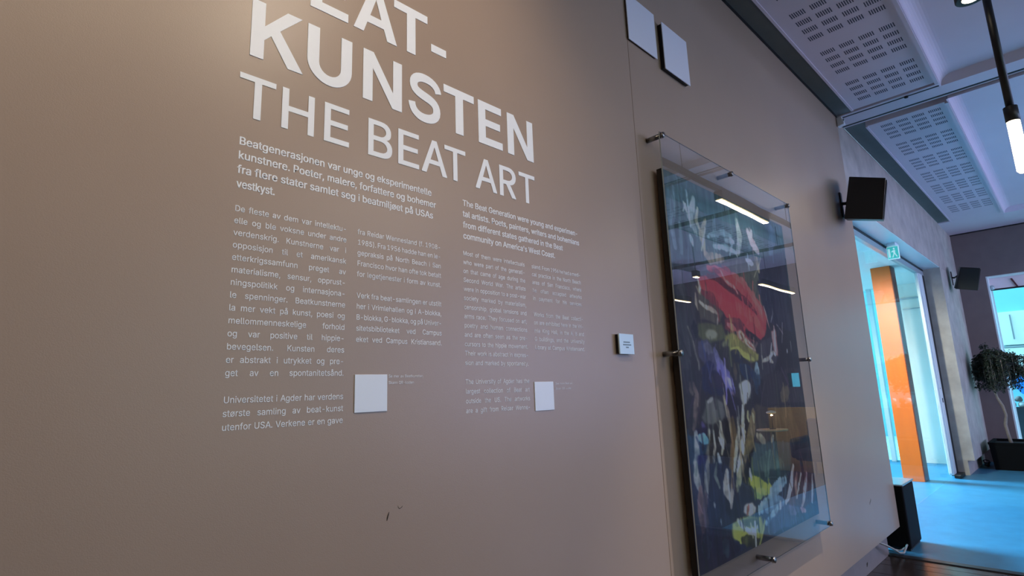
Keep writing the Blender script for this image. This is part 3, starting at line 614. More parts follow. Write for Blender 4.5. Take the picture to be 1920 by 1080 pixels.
tag(box('sticker', 1.0609, 1.1345, -0.0022, 0, -0.0462, 0.0274, MATS['white_sticker'], bev=0.0006), 'blank white square sticker below the rightmost English column', 'sticker', 'square white stickers on the wall')

# bold capitals: outlines in units of the cap height
def arc(cx, cy, rx, ry, a0, a1, n):
    return [(cx + rx * math.cos(math.radians(a0 + (a1 - a0) * i / n)), cy + ry * math.sin(math.radians(a0 + (a1 - a0) * i / n))) for i in range(n + 1)]
def thick(path, ws):
    L_, R_ = [], []
    for i, p in enumerate(path):
        a = path[max(i - 1, 0)]; b = path[min(i + 1, len(path) - 1)]
        tx, ty = b[0] - a[0], b[1] - a[1]; l = math.hypot(tx, ty); nx, ny = -ty / l, tx / l
        w_ = ws(i / (len(path) - 1)) / 2
        L_.append((p[0] + nx * w_, p[1] + ny * w_)); R_.append((p[0] - nx * w_, p[1] - ny * w_))
    return L_ + R_[::-1]
def bezier(ps, n):
    out = []
    for i in range(0, len(ps) - 3, 3):
        for j in range(n):
            t_ = j / n; a, b, c, d = ps[i:i + 4]
            out.append(tuple((1 - t_) ** 3 * a[q] + 3 * (1 - t_) ** 2 * t_ * b[q] + 3 * (1 - t_) * t_ * t_ * c[q] + t_ ** 3 * d[q] for q in (0, 1)))
    return out + [ps[-1]]
S_path = bezier([(0.765, 0.70), (0.75, 0.82), (0.63, 0.925), (0.42, 0.925), (0.25, 0.925), (0.13, 0.85), (0.13, 0.735), (0.13, 0.60), (0.26, 0.565), (0.42, 0.53), (0.60, 0.49), (0.72, 0.45), (0.72, 0.285), (0.72, 0.14), (0.57, 0.065), (0.40, 0.065), (0.21, 0.065), (0.09, 0.17), (0.085, 0.33)], 7)
BOLD = {
 'T': [[(0, 1), (0, .83), (.305, .83), (.305, 0), (.515, 0), (.515, .83), (.82, .83), (.82, 1)]],
 'E': [[(0, 0), (0, 1), (.69, 1), (.69, .83), (.21, .83), (.21, .6), (.645, .6), (.645, .435), (.21, .435), (.21, .17), (.71, .17), (.71, 0)]],
 'N': [[(0, 0), (0, 1), (.215, 1), (.64, .32), (.64, 1), (.84, 1), (.84, 0), (.625, 0), (.2, .67), (.2, 0)]],
 'K': [[(0, 0), (0, 1), (.21, 1), (.21, .59), (.57, 1), (.82, 1), (.455, .61), (.86, 0), (.60, 0), (.315, .46), (.21, .345), (.21, 0)]],
 'U': [[(0, 1), (.21, 1), (.21, .37)] + arc(.41, .36, .20, .20, 180, 360, 12)[1:-1] + [(.61, .37), (.61, 1), (.82, 1), (.82, .38)] + arc(.41, .38, .41, .40, 0, -180, 18)[1:]],
 'A': [[(0, 0), (.365, 1), (.585, 1), (.945, 0), (.72, 0), (.645, .225), (.285, .225), (.21, 0)], [(.345, .39), (.47, .77), (.588, .39)]],
 '-': [[(0, .26), (0, .43), (.385, .43), (.385, .26)]],
 'S': [thick(S_path, lambda t_: 0.165 + 0.03 * math.sin(math.pi * t_))],
 'B': [[(0, 0), (0, 1), (.45, 1)] + arc(.45, .745, .29, .255, 90, -60, 8)[1:] + arc(.46, .285, .33, .285, 55, -90, 9) + [], [(.2, .17), (.44, .17)] + arc(.44, .3, .14, .13, -90, 90, 6)[1:-1] + [(.44, .43), (.2, .43)], [(.2, .59), (.42, .59)] + arc(.42, .71, .12, .12, -90, 90, 6)[1:-1] + [(.42, .83), (.2, .83)]],
}
def letter(name, polys, x0, z0, k, kx, parent, d=0.0012):
    polys = [[Vector((x0 + p[0] * kx, z0 + p[1] * k, 0)) for p in c] for c in polys]
    flat = [p for c in polys for p in c]
    tris = tessellate_polygon(polys)
    n = len(flat)
    v = [(p.x * U, -d * U, (p.y - FZ) * U) for p in flat] + [(p.x * U, 0, (p.y - FZ) * U) for p in flat]
    f = [tuple(t_) for t_ in tris]
    o = 0
    for c in polys:
        m_ = len(c)
        for i in range(m_): f.append((o + i, o + (i + 1) % m_, n + o + (i + 1) % m_, n + o + i))
        o += m_
    return raw(name, v, f, vinyl, parent)
def bold_word(label, items, z0, name='heading_word'):
    e = empty(name, (items[0][1], 0, z0), label, 'lettering', 'large white heading letters on the wall')
    for ch, x0, x1 in items:
        xs_ = [p[0] for c in BOLD[ch] for p in c]; a, b = min(xs_), max(xs_)
        kx = (x1 - x0) / (b - a)
        letter('hyphen' if ch == '-' else 'letter', BOLD[ch], x0 - a * kx, z0, 0.12, kx, e)
bold_word('topmost bold white heading word ending in a hyphen, cut off by the photo top', [('B', .324, .418), ('E', .4364, .5213), ('A', .5341, .6447), ('T', .6365, .7321), ('-', .7426, .7888)], 0.801)
bold_word('bold white heading word KUNSTEN in thick capitals', [('K', .324, .426), ('U', .4335, .5322), ('N', .5589, .6584), ('S', .6765, .7718), ('T', .7793, .8773), ('E', .8915, .9769), ('N', .9962, 1.0978)], 0.6395)
def light_word(label, items, z0, cap):
    e = empty('heading_word', (items[0][1], 0, z0), label, 'lettering', 'large white heading letters on the wall')
    k = cap / 509.0
    for ch, x0, x1 in items:
        adv, vs, fs = GL[ch]
        w0 = vs[:, 0].min(); w1 = vs[:, 0].max()
        V_, F_, n = [], [], 0
        th = 14
        cps = [(-th, 0), (th, 0), (0, 0)] if ch in 'AR' else [(-th, 0), (th, 0), (-th, 0)]
        # thicken by small copies, kept inside the letter's box
        kx = (x1 - x0 - 2 * th * k * 0.6) / (w1 - w0)
        for ci, (dx, dz) in enumerate([(-th, -6), (th, -6), (-th, 6), (th, 6), (0, 0)]):
            zsc = (509 - 12) / 509.0
            X = x0 + th * k * 0.6 + (vs[:, 0] - w0) * kx + dx * k * 0.6
            Z = z0 + 6 * k + vs[:, 1] * k * zsc + dz * k
            V_.append(np.stack([X * U, np.full(len(X), (-0.001 - 0.00002 * ci) * U), (Z - FZ) * U], 1))
            F_ += [tuple(i + n for i in f) for f in fs]; n += len(X)
        raw('letter', np.concatenate(V_), F_, vinyl, e)
light_word('thin white heading word THE at the left', [('T', .3095, .3757), ('H', .3879, .4526), ('E', .4738, .529)], .5145, .0845)
light_word('thin white heading word BEAT between THE and ART', [('B', .5735, .6335), ('E', .6488, .7054), ('A', .7125, .7866), ('T', .7793, .8451)], .5135, .0845)
light_word('thin white heading word ART above the English text', [('A', .877, .951), ('R', .9609, 1.0221), ('T', 1.0334, 1.0971)], .5125, .0845)

# ================================================================== THINGS ON THE WALL
def plate(label, x0, x1, z0, z1, d):
    e = empty('wall_plate', ((x0 + x1) / 2, 0, z0), label, 'wall panel', 'blank white plates high on the wall')
    box('mount', x0 + 0.006, x1 - 0.004, -d + .004, 0.0, z0 + 0.006, z1 - 0.004, black, e)
    box('front_plate', x0, x1, -d, -d + .004, z0, z1, white, e, bev=0.0015)
plate('blank white square plate high on the wall, cut off by the photo top', 1.645, 1.845, 1.281, 1.48, .010)
plate('blank white square plate high on the wall, lower one nearer the ceiling panels', 1.880, 2.083, 1.252, 1.46, .022)
e = empty('art_label', (1.48, 0, 0.107), 'small pale blue-white label card on the wall left of the painting', 'label')
box('mount', 1.436, 1.508, -0.011, 0.0, 0.111, 0.168, black, e)
box('card', 1.434, 1.512, -0.016, -0.011, 0.107, 0.170, mat('pale_blue_card', (206, 228, 240), 0.35), e, bev=0.0008)
for zz, xa, xb in ((0.142, 1.455, 1.49), (0.134, 1.452, 1.496), (0.126, 1.467, 1.482)):
    box('printed_line', xa, xb, -0.0163, -0.016, zz, zz + 0.004, mat('grey_print', (120, 140, 150), 0.6), e)

# painting
PX0, PX1, PZ1, PZ0 = 1.75, 2.915, 0.79, -0.597
PY = -0.034
pt = empty('painting', ((PX0 + PX1) / 2, 0, PZ0), 'tall dark abstract painting with a big red shape, behind clear acrylic', 'painting')
box('canvas_frame', PX0, PX1, PY + 0.0006, -0.014, PZ0, PZ1, canvasside, pt)
box('hanging_rail', PX0 + .15, PX1 - .15, -0.014, 0.0, PZ1 - .12, PZ1 - .06, canvasside, pt)
W_, H_ = 230, 520
uu, vv = np.meshgrid((np.arange(W_) + .5) / W_, (np.arange(H_) + .5) / H_)
def noise2(fx, fy, seed, octs=4):
    r = np.random.default_rng(seed); out = np.zeros((H_, W_)); amp = 1.0; tot = 0
    for o in range(octs):
        gx, gy = int(fx * 2 ** o) + 2, int(fy * 2 ** o) + 2
        g = r.random((gy + 1, gx + 1))
        X = uu * (gx - 1); Y = vv * (gy - 1); xi = X.astype(int); yi = Y.astype(int); xf = X - xi; yf = Y - yi
        xf = xf * xf * (3 - 2 * xf); yf = yf * yf * (3 - 2 * yf)
        out += amp * ((g[yi, xi] * (1 - xf) + g[yi, xi + 1] * xf) * (1 - yf) + (g[yi + 1, xi] * (1 - xf) + g[yi + 1, xi + 1] * xf) * yf)
        tot += amp; amp *= .55
    return out / tot * 2 - 1
img = np.zeros((H_, W_, 3))
asp = 1.387 / 1.17
wu = uu + 0.012 * noise2(9, 9, 1) ; wv = vv + 0.010 * noise2(9, 7, 2)
streak = noise2(70, 5, 3, 3); streak2 = noise2(14, 40, 4, 3); blotch = noise2(8, 8, 5)
base = np.where(vv[..., None] < .27, np.array([50, 68, 72.]), np.where(vv[..., None] < .75, np.array([40, 39, 42.]), np.array([36, 44, 60.])))
img[:] = base
def blend(mask, col, n):
    tex = 1 + n * 0.30 * streak + n * 0.2 * blotch + 0.12 * n * streak2
    a = np.clip(mask, 0, 1)[..., None]
    img[:] = img * (1 - a) + a * np.clip(np.array(col)[None, None] * tex[..., None], 0, 255)
for rec in """p0|56 78 82|0.5|-0.003 -0.01 0.999 0.005 0.991 0.114 1.02 0.166 0.752 0.166 0.31 0.215 -0.016 0.264 -0.015 0.183
s0.02|120 135 140|0.5|0.193 0.05 0.163 0.106 0.19 0.152
s0.02|95 115 130|0.5|0.066 0.04 0.038 0.141 0.046 0.207
s0.008|165 170 165|0.5|0.13 0.073 0.141 0.096
s0.01|150 145 130|0.5|0.221 0.074 0.2 0.111 0.223 0.139
s0.015|135 130 115|0.5|0.267 0.103 0.23 0.146 0.242 0.202
s0.02|150 165 165|0.5|0.523 0.061 0.541 0.107 0.499 0.172
s0.022|150 130 145|0.5|0.616 0.079 0.641 0.109 0.692 0.131
s0.012|185 150 160|0.5|0.654 0.069 0.625 0.102
s0.012|135 160 170|0.5|0.312 0.174 0.42 0.163 0.49 0.17
s0.012|105 130 140|0.5|0.273 0.15 0.373 0.124 0.462 0.122
s0.03|80 100 125|0.5|0.827 0.028 0.872 0.048 0.83 0.126
s0.012|140 160 170|0.5|0.407 0.142 0.479 0.136
s0.01|135 165 175|0.5|0.149 0.168 0.16 0.191
s0.02|60 80 88|0.5|0.91 0.02 0.916 0.11
s0.015|65 90 100|0.5|0.032 0.06 -0.017 0.232
s0.015|85 110 118|0.5|0.091 0.143 0.081 0.222
p0|48 50 55|0.5|-0.014 0.252 0.183 0.231 0.234 0.232 0.172 0.278 0.125 0.408 0.039 0.549 -0.026 0.549
p0|70 72 62|0.5|0.31 0.216 0.671 0.156 0.665 0.244 0.681 0.364 0.556 0.266 0.46 0.233
p0|42 42 56|0.5|0.707 0.156 0.989 0.102 0.982 0.258 0.969 0.391 0.703 0.371 0.648 0.257
s0.02|125 118 110|0.5|0.242 0.203 0.274 0.217 0.37 0.201
s0.012|120 112 92|0.5|0.67 0.16 0.678 0.205
s0.012|150 165 175|0.5|0.573 0.176 0.626 0.186
s0.012|62 64 68|0.5|0.067 0.252 0.046 0.313 0.063 0.341
s0.012|38 38 42|0.5|0.018 0.274 -0.002 0.403
p0|72 70 62|0.5|0.169 0.292 0.279 0.331 0.333 0.369 0.288 0.4 0.169 0.393 0.151 0.334
s0.007|165 150 140|0.5|0.17 0.286 0.183 0.301 0.175 0.318
s0.008|135 128 115|0.5|0.148 0.327 0.147 0.348 0.155 0.367
s0.009|160 150 140|0.5|0.172 0.346 0.203 0.357 0.262 0.363 0.295 0.372
s0.005|160 155 150|0.5|0.29 0.376 0.28 0.4
p0|200 52 52|0.5|0.176 0.281 0.225 0.268 0.285 0.277 0.365 0.289 0.459 0.305 0.535 0.33 0.615 0.356 0.669 0.365 0.682 0.388 0.658 0.413 0.617 0.432 0.56 0.419 0.503 0.397 0.457 0.377 0.387 0.381 0.349 0.379 0.334 0.364 0.278 0.338 0.214 0.315 0.183 0.304
p0|196 62 58|0.5|0.242 0.237 0.305 0.233 0.362 0.232 0.479 0.238 0.556 0.266 0.624 0.296 0.672 0.324 0.695 0.359 0.684 0.384 0.635 0.363 0.577 0.335 0.482 0.298 0.406 0.28 0.351 0.27 0.291 0.253 0.243 0.251
s0.017|78 34 38|0.5|0.243 0.267 0.35 0.274 0.462 0.296 0.558 0.324 0.606 0.349
s0.018|105 45 48|0.5|0.196 0.317 0.262 0.328 0.311 0.35
s0.007|190 120 115|0.5|0.34 0.242 0.372 0.265 0.446 0.28 0.462 0.294
s0.016|140 50 52|0.5|0.363 0.228 0.428 0.238
s0.012|90 30 35|0.5|0.257 0.248 0.329 0.249
s0.016|222 85 78|0.5|0.438 0.239 0.527 0.253 0.6 0.298 0.654 0.342
s0.024|218 72 62|0.5|0.508 0.347 0.596 0.377 0.643 0.406
s0.02|182 40 46|0.5|0.221 0.287 0.306 0.3 0.423 0.323
s0.02|208 66 60|0.5|0.431 0.33 0.515 0.358
s0.005|170 120 115|0.5|0.684 0.323 0.701 0.359 0.714 0.39
p0|92 42 45|0.5|0.338 0.383 0.458 0.375 0.492 0.397 0.599 0.435 0.584 0.447 0.501 0.434 0.425 0.415 0.364 0.425 0.33 0.412
p0|110 48 50|0.5|0.357 0.382 0.418 0.375 0.455 0.384 0.382 0.395
s0.012|190 90 90|0.5|0.352 0.4 0.406 0.412
p0|112 112 50|0.5|0.315 0.434 0.374 0.424 0.421 0.43 0.494 0.457 0.584 0.477 0.572 0.496 0.509 0.508 0.425 0.48 0.36 0.471 0.327 0.454
s0.012|150 150 70|0.5|0.36 0.471 0.426 0.476 0.534 0.497
p0|72 76 48|0.5|0.15 0.404 0.315 0.399 0.331 0.44 0.194 0.458 0.135 0.434
p0|205 165 145|0.5|0.41 0.416 0.447 0.41 0.493 0.427 0.539 0.448 0.565 0.47 0.533 0.467 0.466 0.446 0.429 0.437
s0.006|90 45 45|0.5|0.448 0.423 0.465 0.435 0.453 0.441
s0.005|120 70 60|0.5|0.498 0.445 0.545 0.463
s0.012|20 20 22|0.5|0.489 0.409 0.547 0.425 0.586 0.439
p0|118 122 108|0.1|0.273 0.43 0.266 0.438 0.25 0.443 0.23 0.446 0.21 0.446 0.195 0.442 0.189 0.436 0.193 0.428 0.206 0.422 0.226 0.418 0.246 0.417 0.263 0.42 0.273 0.426
p0|100 105 80|0.1|0.342 0.456 0.336 0.461 0.325 0.464 0.312 0.465 0.301 0.463 0.297 0.458 0.301 0.453 0.311 0.449 0.324 0.447 0.336 0.449 0.342 0.453
p0|62 62 88|0.5|0.131 0.45 0.198 0.445 0.233 0.474 0.27 0.497 0.308 0.523 0.337 0.551 0.221 0.55 0.164 0.511 0.122 0.486
s0.02|95 95 140|0.5|0.24 0.477 0.266 0.51 0.311 0.544
s0.02|85 85 105|0.5|0.176 0.465 0.215 0.474
s0.02|20 20 34|0.5|0.125 0.408 0.109 0.442
s0.02|25 30 70|0.5|0.144 0.527 0.213 0.517
s0.02|28 30 50|0.5|0.367 0.481 0.44 0.498
s0.025|30 50 78|0.5|0.432 0.523 0.508 0.541
s0.007|95 95 90|0.5|0.076 0.417 0.098 0.455 0.118 0.502 0.115 0.549
s0.015|70 62 50|0.5|0.375 0.516 0.375 0.548
s0.02|110 135 150|0.5|0.551 0.511 0.548 0.55
p0|56 54 62|0.5|0.609 0.438 0.734 0.418 0.772 0.481 0.708 0.553 0.569 0.552
p0|190 120 120|0.2|0.728 0.402 0.782 0.391 0.775 0.441 0.772 0.481 0.741 0.482
s0.008|190 185 170|0.5|0.61 0.484 0.61 0.499 0.683 0.491 0.725 0.474 0.747 0.482
s0.008|170 165 150|0.5|0.683 0.491 0.713 0.506
s0.006|170 170 165|0.5|0.887 0.454 0.875 0.467
s0.004|150 150 150|0.5|0.926 0.428 0.925 0.462
s0.004|110 110 118|0.5|0.785 0.3 0.775 0.342 0.74 0.369
s0.004|120 110 120|0.5|0.801 0.374 0.854 0.405
p0|38 38 44|0.5|-0.016 0.523 0.136 0.522 0.105 0.591 0.07 0.679 -0.009 0.674 -0.014 0.605
s0.013|92 80 78|0.5|0.077 0.559 0.092 0.585 0.077 0.621 0.055 0.667
s0.012|75 68 68|0.5|0.056 0.559 0.065 0.582
p0|28 32 62|0.5|0.132 0.54 0.226 0.528 0.304 0.54 0.33 0.568 0.288 0.595 0.193 0.596 0.131 0.574
p0|38 34 56|0.5|0.177 0.54 0.256 0.534 0.281 0.562 0.228 0.579 0.169 0.569
s0.03|92 88 155|0.5|0.26 0.522 0.296 0.54 0.323 0.562 0.343 0.581
s0.012|135 130 195|0.5|0.31 0.549 0.341 0.575
s0.01|110 85 110|0.5|0.323 0.59 0.348 0.595
p0|28 20 36|0.5|0.278 0.574 0.322 0.593 0.389 0.604 0.375 0.648 0.289 0.65 0.269 0.607
p0|170 172 168|0.3|0.398 0.561 0.459 0.555 0.495 0.575 0.481 0.598 0.444 0.615 0.41 0.622 0.397 0.601
s0.025|40 62 88|0.5|0.512 0.54 0.545 0.557 0.539 0.591
s0.03|24 40 66|0.5|0.44 0.527 0.502 0.54
s0.015|48 44 30|0.5|0.428 0.624 0.418 0.656
p0|88 90 90|0.4|0.152 0.607 0.207 0.601 0.259 0.613 0.267 0.643 0.237 0.662 0.174 0.668 0.117 0.659 0.106 0.645
s0.008|130 132 132|0.5|0.159 0.61 0.191 0.603
s0.014|70 62 110|0.5|0.102 0.661 0.113 0.673 0.104 0.681
p0|30 22 50|0.5|0.065 0.668 0.143 0.672 0.129 0.699 0.074 0.69
s0.011|135 125 105|0.5|0.264 0.595 0.282 0.632 0.289 0.68 0.287 0.716 0.272 0.75
s0.024|98 80 42|0.5|0.308 0.657 0.314 0.693 0.296 0.74 0.265 0.79
s0.013|160 160 150|0.5|0.35 0.659 0.349 0.689 0.322 0.736 0.289 0.792
s0.014|215 212 190|0.5|0.405 0.623 0.393 0.661 0.377 0.697
s0.018|222 208 180|0.5|0.395 0.698 0.366 0.733 0.345 0.774 0.304 0.823
s0.012|175 165 120|0.5|0.44 0.644 0.436 0.669
s0.03|108 98 66|0.5|0.484 0.652 0.457 0.689 0.417 0.743 0.371 0.8
s0.008|165 155 120|0.5|0.474 0.655 0.476 0.678
s0.011|200 190 170|0.5|0.228 0.665 0.224 0.694 0.232 0.723 0.218 0.745
s0.006|225 215 200|0.5|0.21 0.705 0.226 0.729
s0.008|150 148 140|0.5|0.177 0.685 0.177 0.725 0.151 0.768 0.172 0.814
s0.017|128 128 120|0.5|0.144 0.683 0.122 0.726 0.114 0.77 0.085 0.815
s0.012|45 42 38|0.5|0.159 0.695 0.14 0.739 0.143 0.786
s0.012|165 180 190|0.5|0.191 0.746 0.2 0.769 0.212 0.779
s0.02|18 18 18|0.5|0.269 0.664 0.262 0.714 0.237 0.776
p0|34 58 84|0.5|-0.011 0.679 0.137 0.694 0.115 0.726 0.075 0.771 -0.004 0.763
s0.012|95 160 190|0.5|-0.018 0.684 -0.002 0.701
s0.018|105 165 200|0.5|0.08 0.693 0.127 0.705
s0.014|120 128 135|0.5|0.063 0.678 0.057 0.732 0.035 0.767 0.065 0.812
p0|30 34 78|0.5|0.057 0.732 0.117 0.743 0.078 0.814 0.032 0.809
p0|58 74 78|0.5|0.466 0.734 0.787 0.75 0.784 0.813 0.694 0.865 0.397 0.857 0.415 0.804
s0.05|72 92 88|0.5|0.513 0.792 0.669 0.816
p0|24 22 18|0.5|0.453 0.746 0.393 0.814 0.357 0.846 0.315 0.841 0.398 0.772
p0|64 58 48|0.5|0.501 0.63 0.832 0.641 0.906 0.758 0.476 0.732
s0.015|130 125 105|0.5|0.492 0.714 0.554 0.734
s0.012|170 165 140|0.5|0.629 0.726 0.613 0.741
p0|52 48 52|0.5|0.602 0.541 0.986 0.518 0.987 0.635 0.571 0.629
s0.03|88 80 62|0.5|0.762 0.61 0.828 0.593
p0|50 42 52|0.5|0.784 0.757 0.993 0.768 0.983 0.846 0.781 0.82
s0.025|150 150 40|0.5|0.406 0.831 0.514 0.846
s0.008|190 195 180|0.5|0.406 0.804 0.401 0.833
p0|34 44 70|0.5|-0.01 0.749 0.227 0.77 0.397 0.857 0.335 0.984 0.001 0.994 0.001 0.899
p0|26 32 48|0.5|0.217 0.803 0.398 0.854 0.423 0.906 0.24 0.917 0.197 0.875
p0|44 62 64|0.5|0.414 0.806 0.754 0.831 0.547 0.875 0.411 0.88
s0.025|160 165 45|0.5|0.395 0.832 0.476 0.848 0.56 0.872
s0.018|130 150 80|0.5|0.426 0.867 0.504 0.866
s0.008|200 205 190|0.5|0.409 0.805 0.406 0.83
s0.026|112 140 158|0.5|0.444 0.909 0.539 0.896 0.619 0.875 0.689 0.86
s0.02|95 125 150|0.5|0.464 0.915 0.605 0.912 0.663 0.923
s0.009|190 215 225|0.5|0.627 0.918 0.61 0.946 0.586 0.961
s0.016|130 165 185|0.5|0.484 0.953 0.557 0.942 0.598 0.929
s0.02|80 110 120|0.5|0.499 0.973 0.585 0.964
p0|54 66 92|0.5|0.662 0.926 1.006 0.959 0.993 0.999 0.753 0.993 0.506 0.985 0.494 0.955
s0.03|40 62 80|0.5|0.759 0.978 0.964 0.979
s0.02|90 90 115|0.5|0.694 0.942 0.78 0.962
p0|70 44 50|0.5|0.772 0.821 1.029 0.844 0.968 0.954 0.837 0.961 0.675 0.924
s0.014|205 185 175|0.5|0.792 0.822 0.752 0.867 0.711 0.902 0.675 0.924
s0.013|165 130 120|0.5|0.815 0.849 0.787 0.883 0.778 0.918
s0.008|220 205 190|0.5|0.856 0.853 0.808 0.897 0.785 0.919
s0.014|200 165 160|0.5|0.913 0.859 0.877 0.905 0.827 0.952
s0.011|195 185 180|0.5|0.977 0.87 0.962 0.911 0.937 0.954
s0.012|60 28 32|0.5|0.934 0.878 0.9 0.937
s0.012|165 120 130|0.5|0.802 0.961 0.847 0.971
s0.016|120 125 130|0.5|0.043 0.753 0.043 0.787 0.06 0.814
s0.018|110 115 118|0.5|0.115 0.76 0.105 0.797 0.089 0.83
s0.02|105 85 92|0.5|0.06 0.814 0.054 0.856 0.055 0.901
s0.014|78 70 88|0.5|0.089 0.83 0.072 0.865 0.081 0.893
s0.01|105 120 120|0.5|0.174 0.766 0.157 0.796 0.176 0.821
s0.02|150 148 148|0.5|0.234 0.794 0.218 0.832 0.238 0.858
s0.014|120 118 118|0.5|0.276 0.795 0.268 0.838 0.238 0.874
s0.016|105 110 92|0.5|0.347 0.788 0.318 0.817 0.29 0.844
p0|190 175 168|0.3|0.331 0.887 0.389 0.882 0.415 0.898 0.401 0.91 0.357 0.917 0.321 0.902
s0.008|110 50 45|0.5|0.36 0.89 0.344 0.909
p0|122 128 60|0.5|0.231 0.916 0.318 0.912 0.449 0.927 0.469 0.962 0.44 0.981 0.317 0.978 0.231 0.948
p0|72 84 66|0.5|0.307 0.917 0.416 0.926 0.419 0.95 0.31 0.937
s0.022|170 172 60|0.5|0.252 0.938 0.303 0.959 0.319 0.972
s0.012|205 200 195|0.5|0.328 0.943 0.345 0.953 0.394 0.96 0.409 0.949
s0.01|180 180 165|0.5|0.269 0.915 0.31 0.937
s0.014|150 155 60|0.5|0.405 0.959 0.41 0.977
s0.02|42 50 40|0.5|0.292 0.964 0.425 0.993
s0.005|130 150 170|0.5|0.161 0.893 0.162 0.905
s0.005|130 140 150|0.5|0.129 0.851 0.131 0.86
p0|28 30 50|0.5|0.014 0.907 0.215 0.939 0.277 0.981 0.16 1.004 0.001 0.994
s0.03|40 52 70|0.5|0.064 0.927 0.065 0.957
s0.03|40 58 72|0.5|0.175 0.951 0.187 0.972
s0.012|88 80 72|0.5|-0.025 0.765 -0.015 0.838 -0.027 0.923 -0.034 0.985
s0.01|30 30 34|0.5|-0.032 0.747 -0.029 0.807""".split('\n'):
    head, col, n, pts = rec.split('|')
    kind, wd = head[0], float(head[1:])
    col = [float(q) for q in col.split(' ')]; n = float(n)
    P = np.array([float(q) for q in pts.replace(',', ' ').split(' ')]).reshape(-1, 2)
    if kind == 'p':
        c = np.zeros((H_, W_), bool)
        for i in range(len(P)):
            a, b = P[i], P[i - 1]
            if a[1] == b[1]: continue
            c ^= ((a[1] > wv) != (b[1] > wv)) & (wu < (b[0] - a[0]) * (wv - a[1]) / (b[1] - a[1]) + a[0])
        msk = c.astype(float)
        for _ in range(3): msk = (msk + np.roll(msk, 1, 0) + np.roll(msk, -1, 0) + np.roll(msk, 1, 1) + np.roll(msk, -1, 1)) / 5
        blend(msk * 0.96, col, n * 1.6)
    else:
        d = np.full((H_, W_), 9.0); L_ = np.zeros((H_, W_)); 
        seg = [np.hypot(*(P[i + 1] - P[i])) for i in range(len(P) - 1)]; tot = sum(seg) + 1e-9; acc = 0
        for i in range(len(P) - 1):
            a, b = P[i], P[i + 1]; dx, dy = (b - a)[0], (b - a)[1] * asp
            qx = wu - a[0]; qy = (wv - a[1]) * asp
            t_ = np.clip((qx * dx + qy * dy) / (dx * dx + dy * dy + 1e-9), 0, 1)
            dd = np.hypot(qx - t_ * dx, qy - t_ * dy)
            L_ = np.where(dd < d, (acc + t_ * seg[i]) / tot, L_); d = np.minimum(d, dd); acc += seg[i]
        taper = 0.55 + 0.45 * np.sin(np.pi * np.clip(L_, 0.02, 0.98))
        hw = wd * asp * 0.85 * taper * (1 + .35 * streak)
        msk = np.clip((hw - d) / 0.005 + 0.5, 0, 1) * np.clip(0.85 + 0.4 * streak2, 0.35, 1)
        blend(msk, col, n * 1.6)
# loose brush hatching over everything
r = np.random.default_rng(5)
for i in range(420):
    cu, cv = r.random(), r.random(); ln = .01 + .05 * r.random(); tilt = r.normal(0, .35)
    ix, iy = min(W_ - 1, int(cu * W_)), min(H_ - 1, int(cv * H_))
    colr = img[iy, ix] * r.uniform(.72, 1.45) + r.normal(0, 4, 3)
    dx, dy = math.sin(tilt) * ln, math.cos(tilt) * ln
    x0i, x1i = max(0, ix - 22), min(W_, ix + 22); y0i, y1i = max(0, iy - 40), min(H_, iy + 40)
    su = wu[y0i:y1i, x0i:x1i] - cu; sv = wv[y0i:y1i, x0i:x1i] - cv
    t_ = np.clip((su * dx + sv * dy) / (ln * ln), -1, 1); dd = np.hypot(su - t_ * dx, sv - t_ * dy)
    a = np.clip((.004 + .004 * r.random() - dd) / .004, 0, 1)[..., None] * .6
    img[y0i:y1i, x0i:x1i] = img[y0i:y1i, x0i:x1i] * (1 - a) + a * np.clip(colr, 0, 255)
s_ = np.clip(img, 0, 255) / 255
linimg = np.where(s_ <= .04045, s_ / 12.92, ((s_ + .055) / 1.055) ** 2.4)
linimg = np.clip(linimg ** 1.15 * np.array([3.7, 3.3, 2.7]), 0, .75)
linimg = linimg * .84 + .16 * linimg.mean(2, keepdims=True)
relief = (img.mean(2) / 255 - .3) * 0.0012 + streak * 0.00015
gx = (PX0 + (PX1 - PX0) * np.linspace(0, 1, W_)); gz = (PZ1 - (PZ1 - PZ0) * np.linspace(0, 1, H_))
GX, GZ = np.meshgrid(gx, gz)
vts = np.stack([GX * U, (PY - 0.0006 - np.clip(relief, 0, .001)) * U, (GZ - FZ) * U], 2).reshape(-1, 3)
ii = np.arange((H_ - 1) * (W_ - 1)); rr, cc = ii // (W_ - 1), ii % (W_ - 1)
a0 = rr * W_ + cc
fcs = np.stack([a0, a0 + W_, a0 + W_ + 1, a0 + 1], 1)
me = bpy.data.meshes.new('painted_canvas')
o0 = np.array([(PX0 + PX1) / 2 * U, PY * U, (PZ0 - FZ) * U])
me.from_pydata((vts - o0).tolist(), [], fcs.tolist())
at = me.color_attributes.new('paint', 'FLOAT_COLOR', 'POINT')
at.data.foreach_set('color', np.concatenate([linimg.reshape(-1, 3), np.ones((H_ * W_, 1))], 1).astype(np.float32).ravel())
pm = bpy.data.materials.new('oil_paint'); pm.use_nodes = True
pb = pm.node_tree.nodes['Principled BSDF']; pa = pm.node_tree.nodes.new('ShaderNodeAttribute'); pa.attribute_name = 'paint'
pm.node_tree.links.new(pa.outputs['Color'], pb.inputs['Base Color']); pb.inputs['Roughness'].default_value = 0.5
me.materials.append(pm)
finish(bpy.data.objects.new('painted_canvas', me), '', None, pt, Vector(o0))

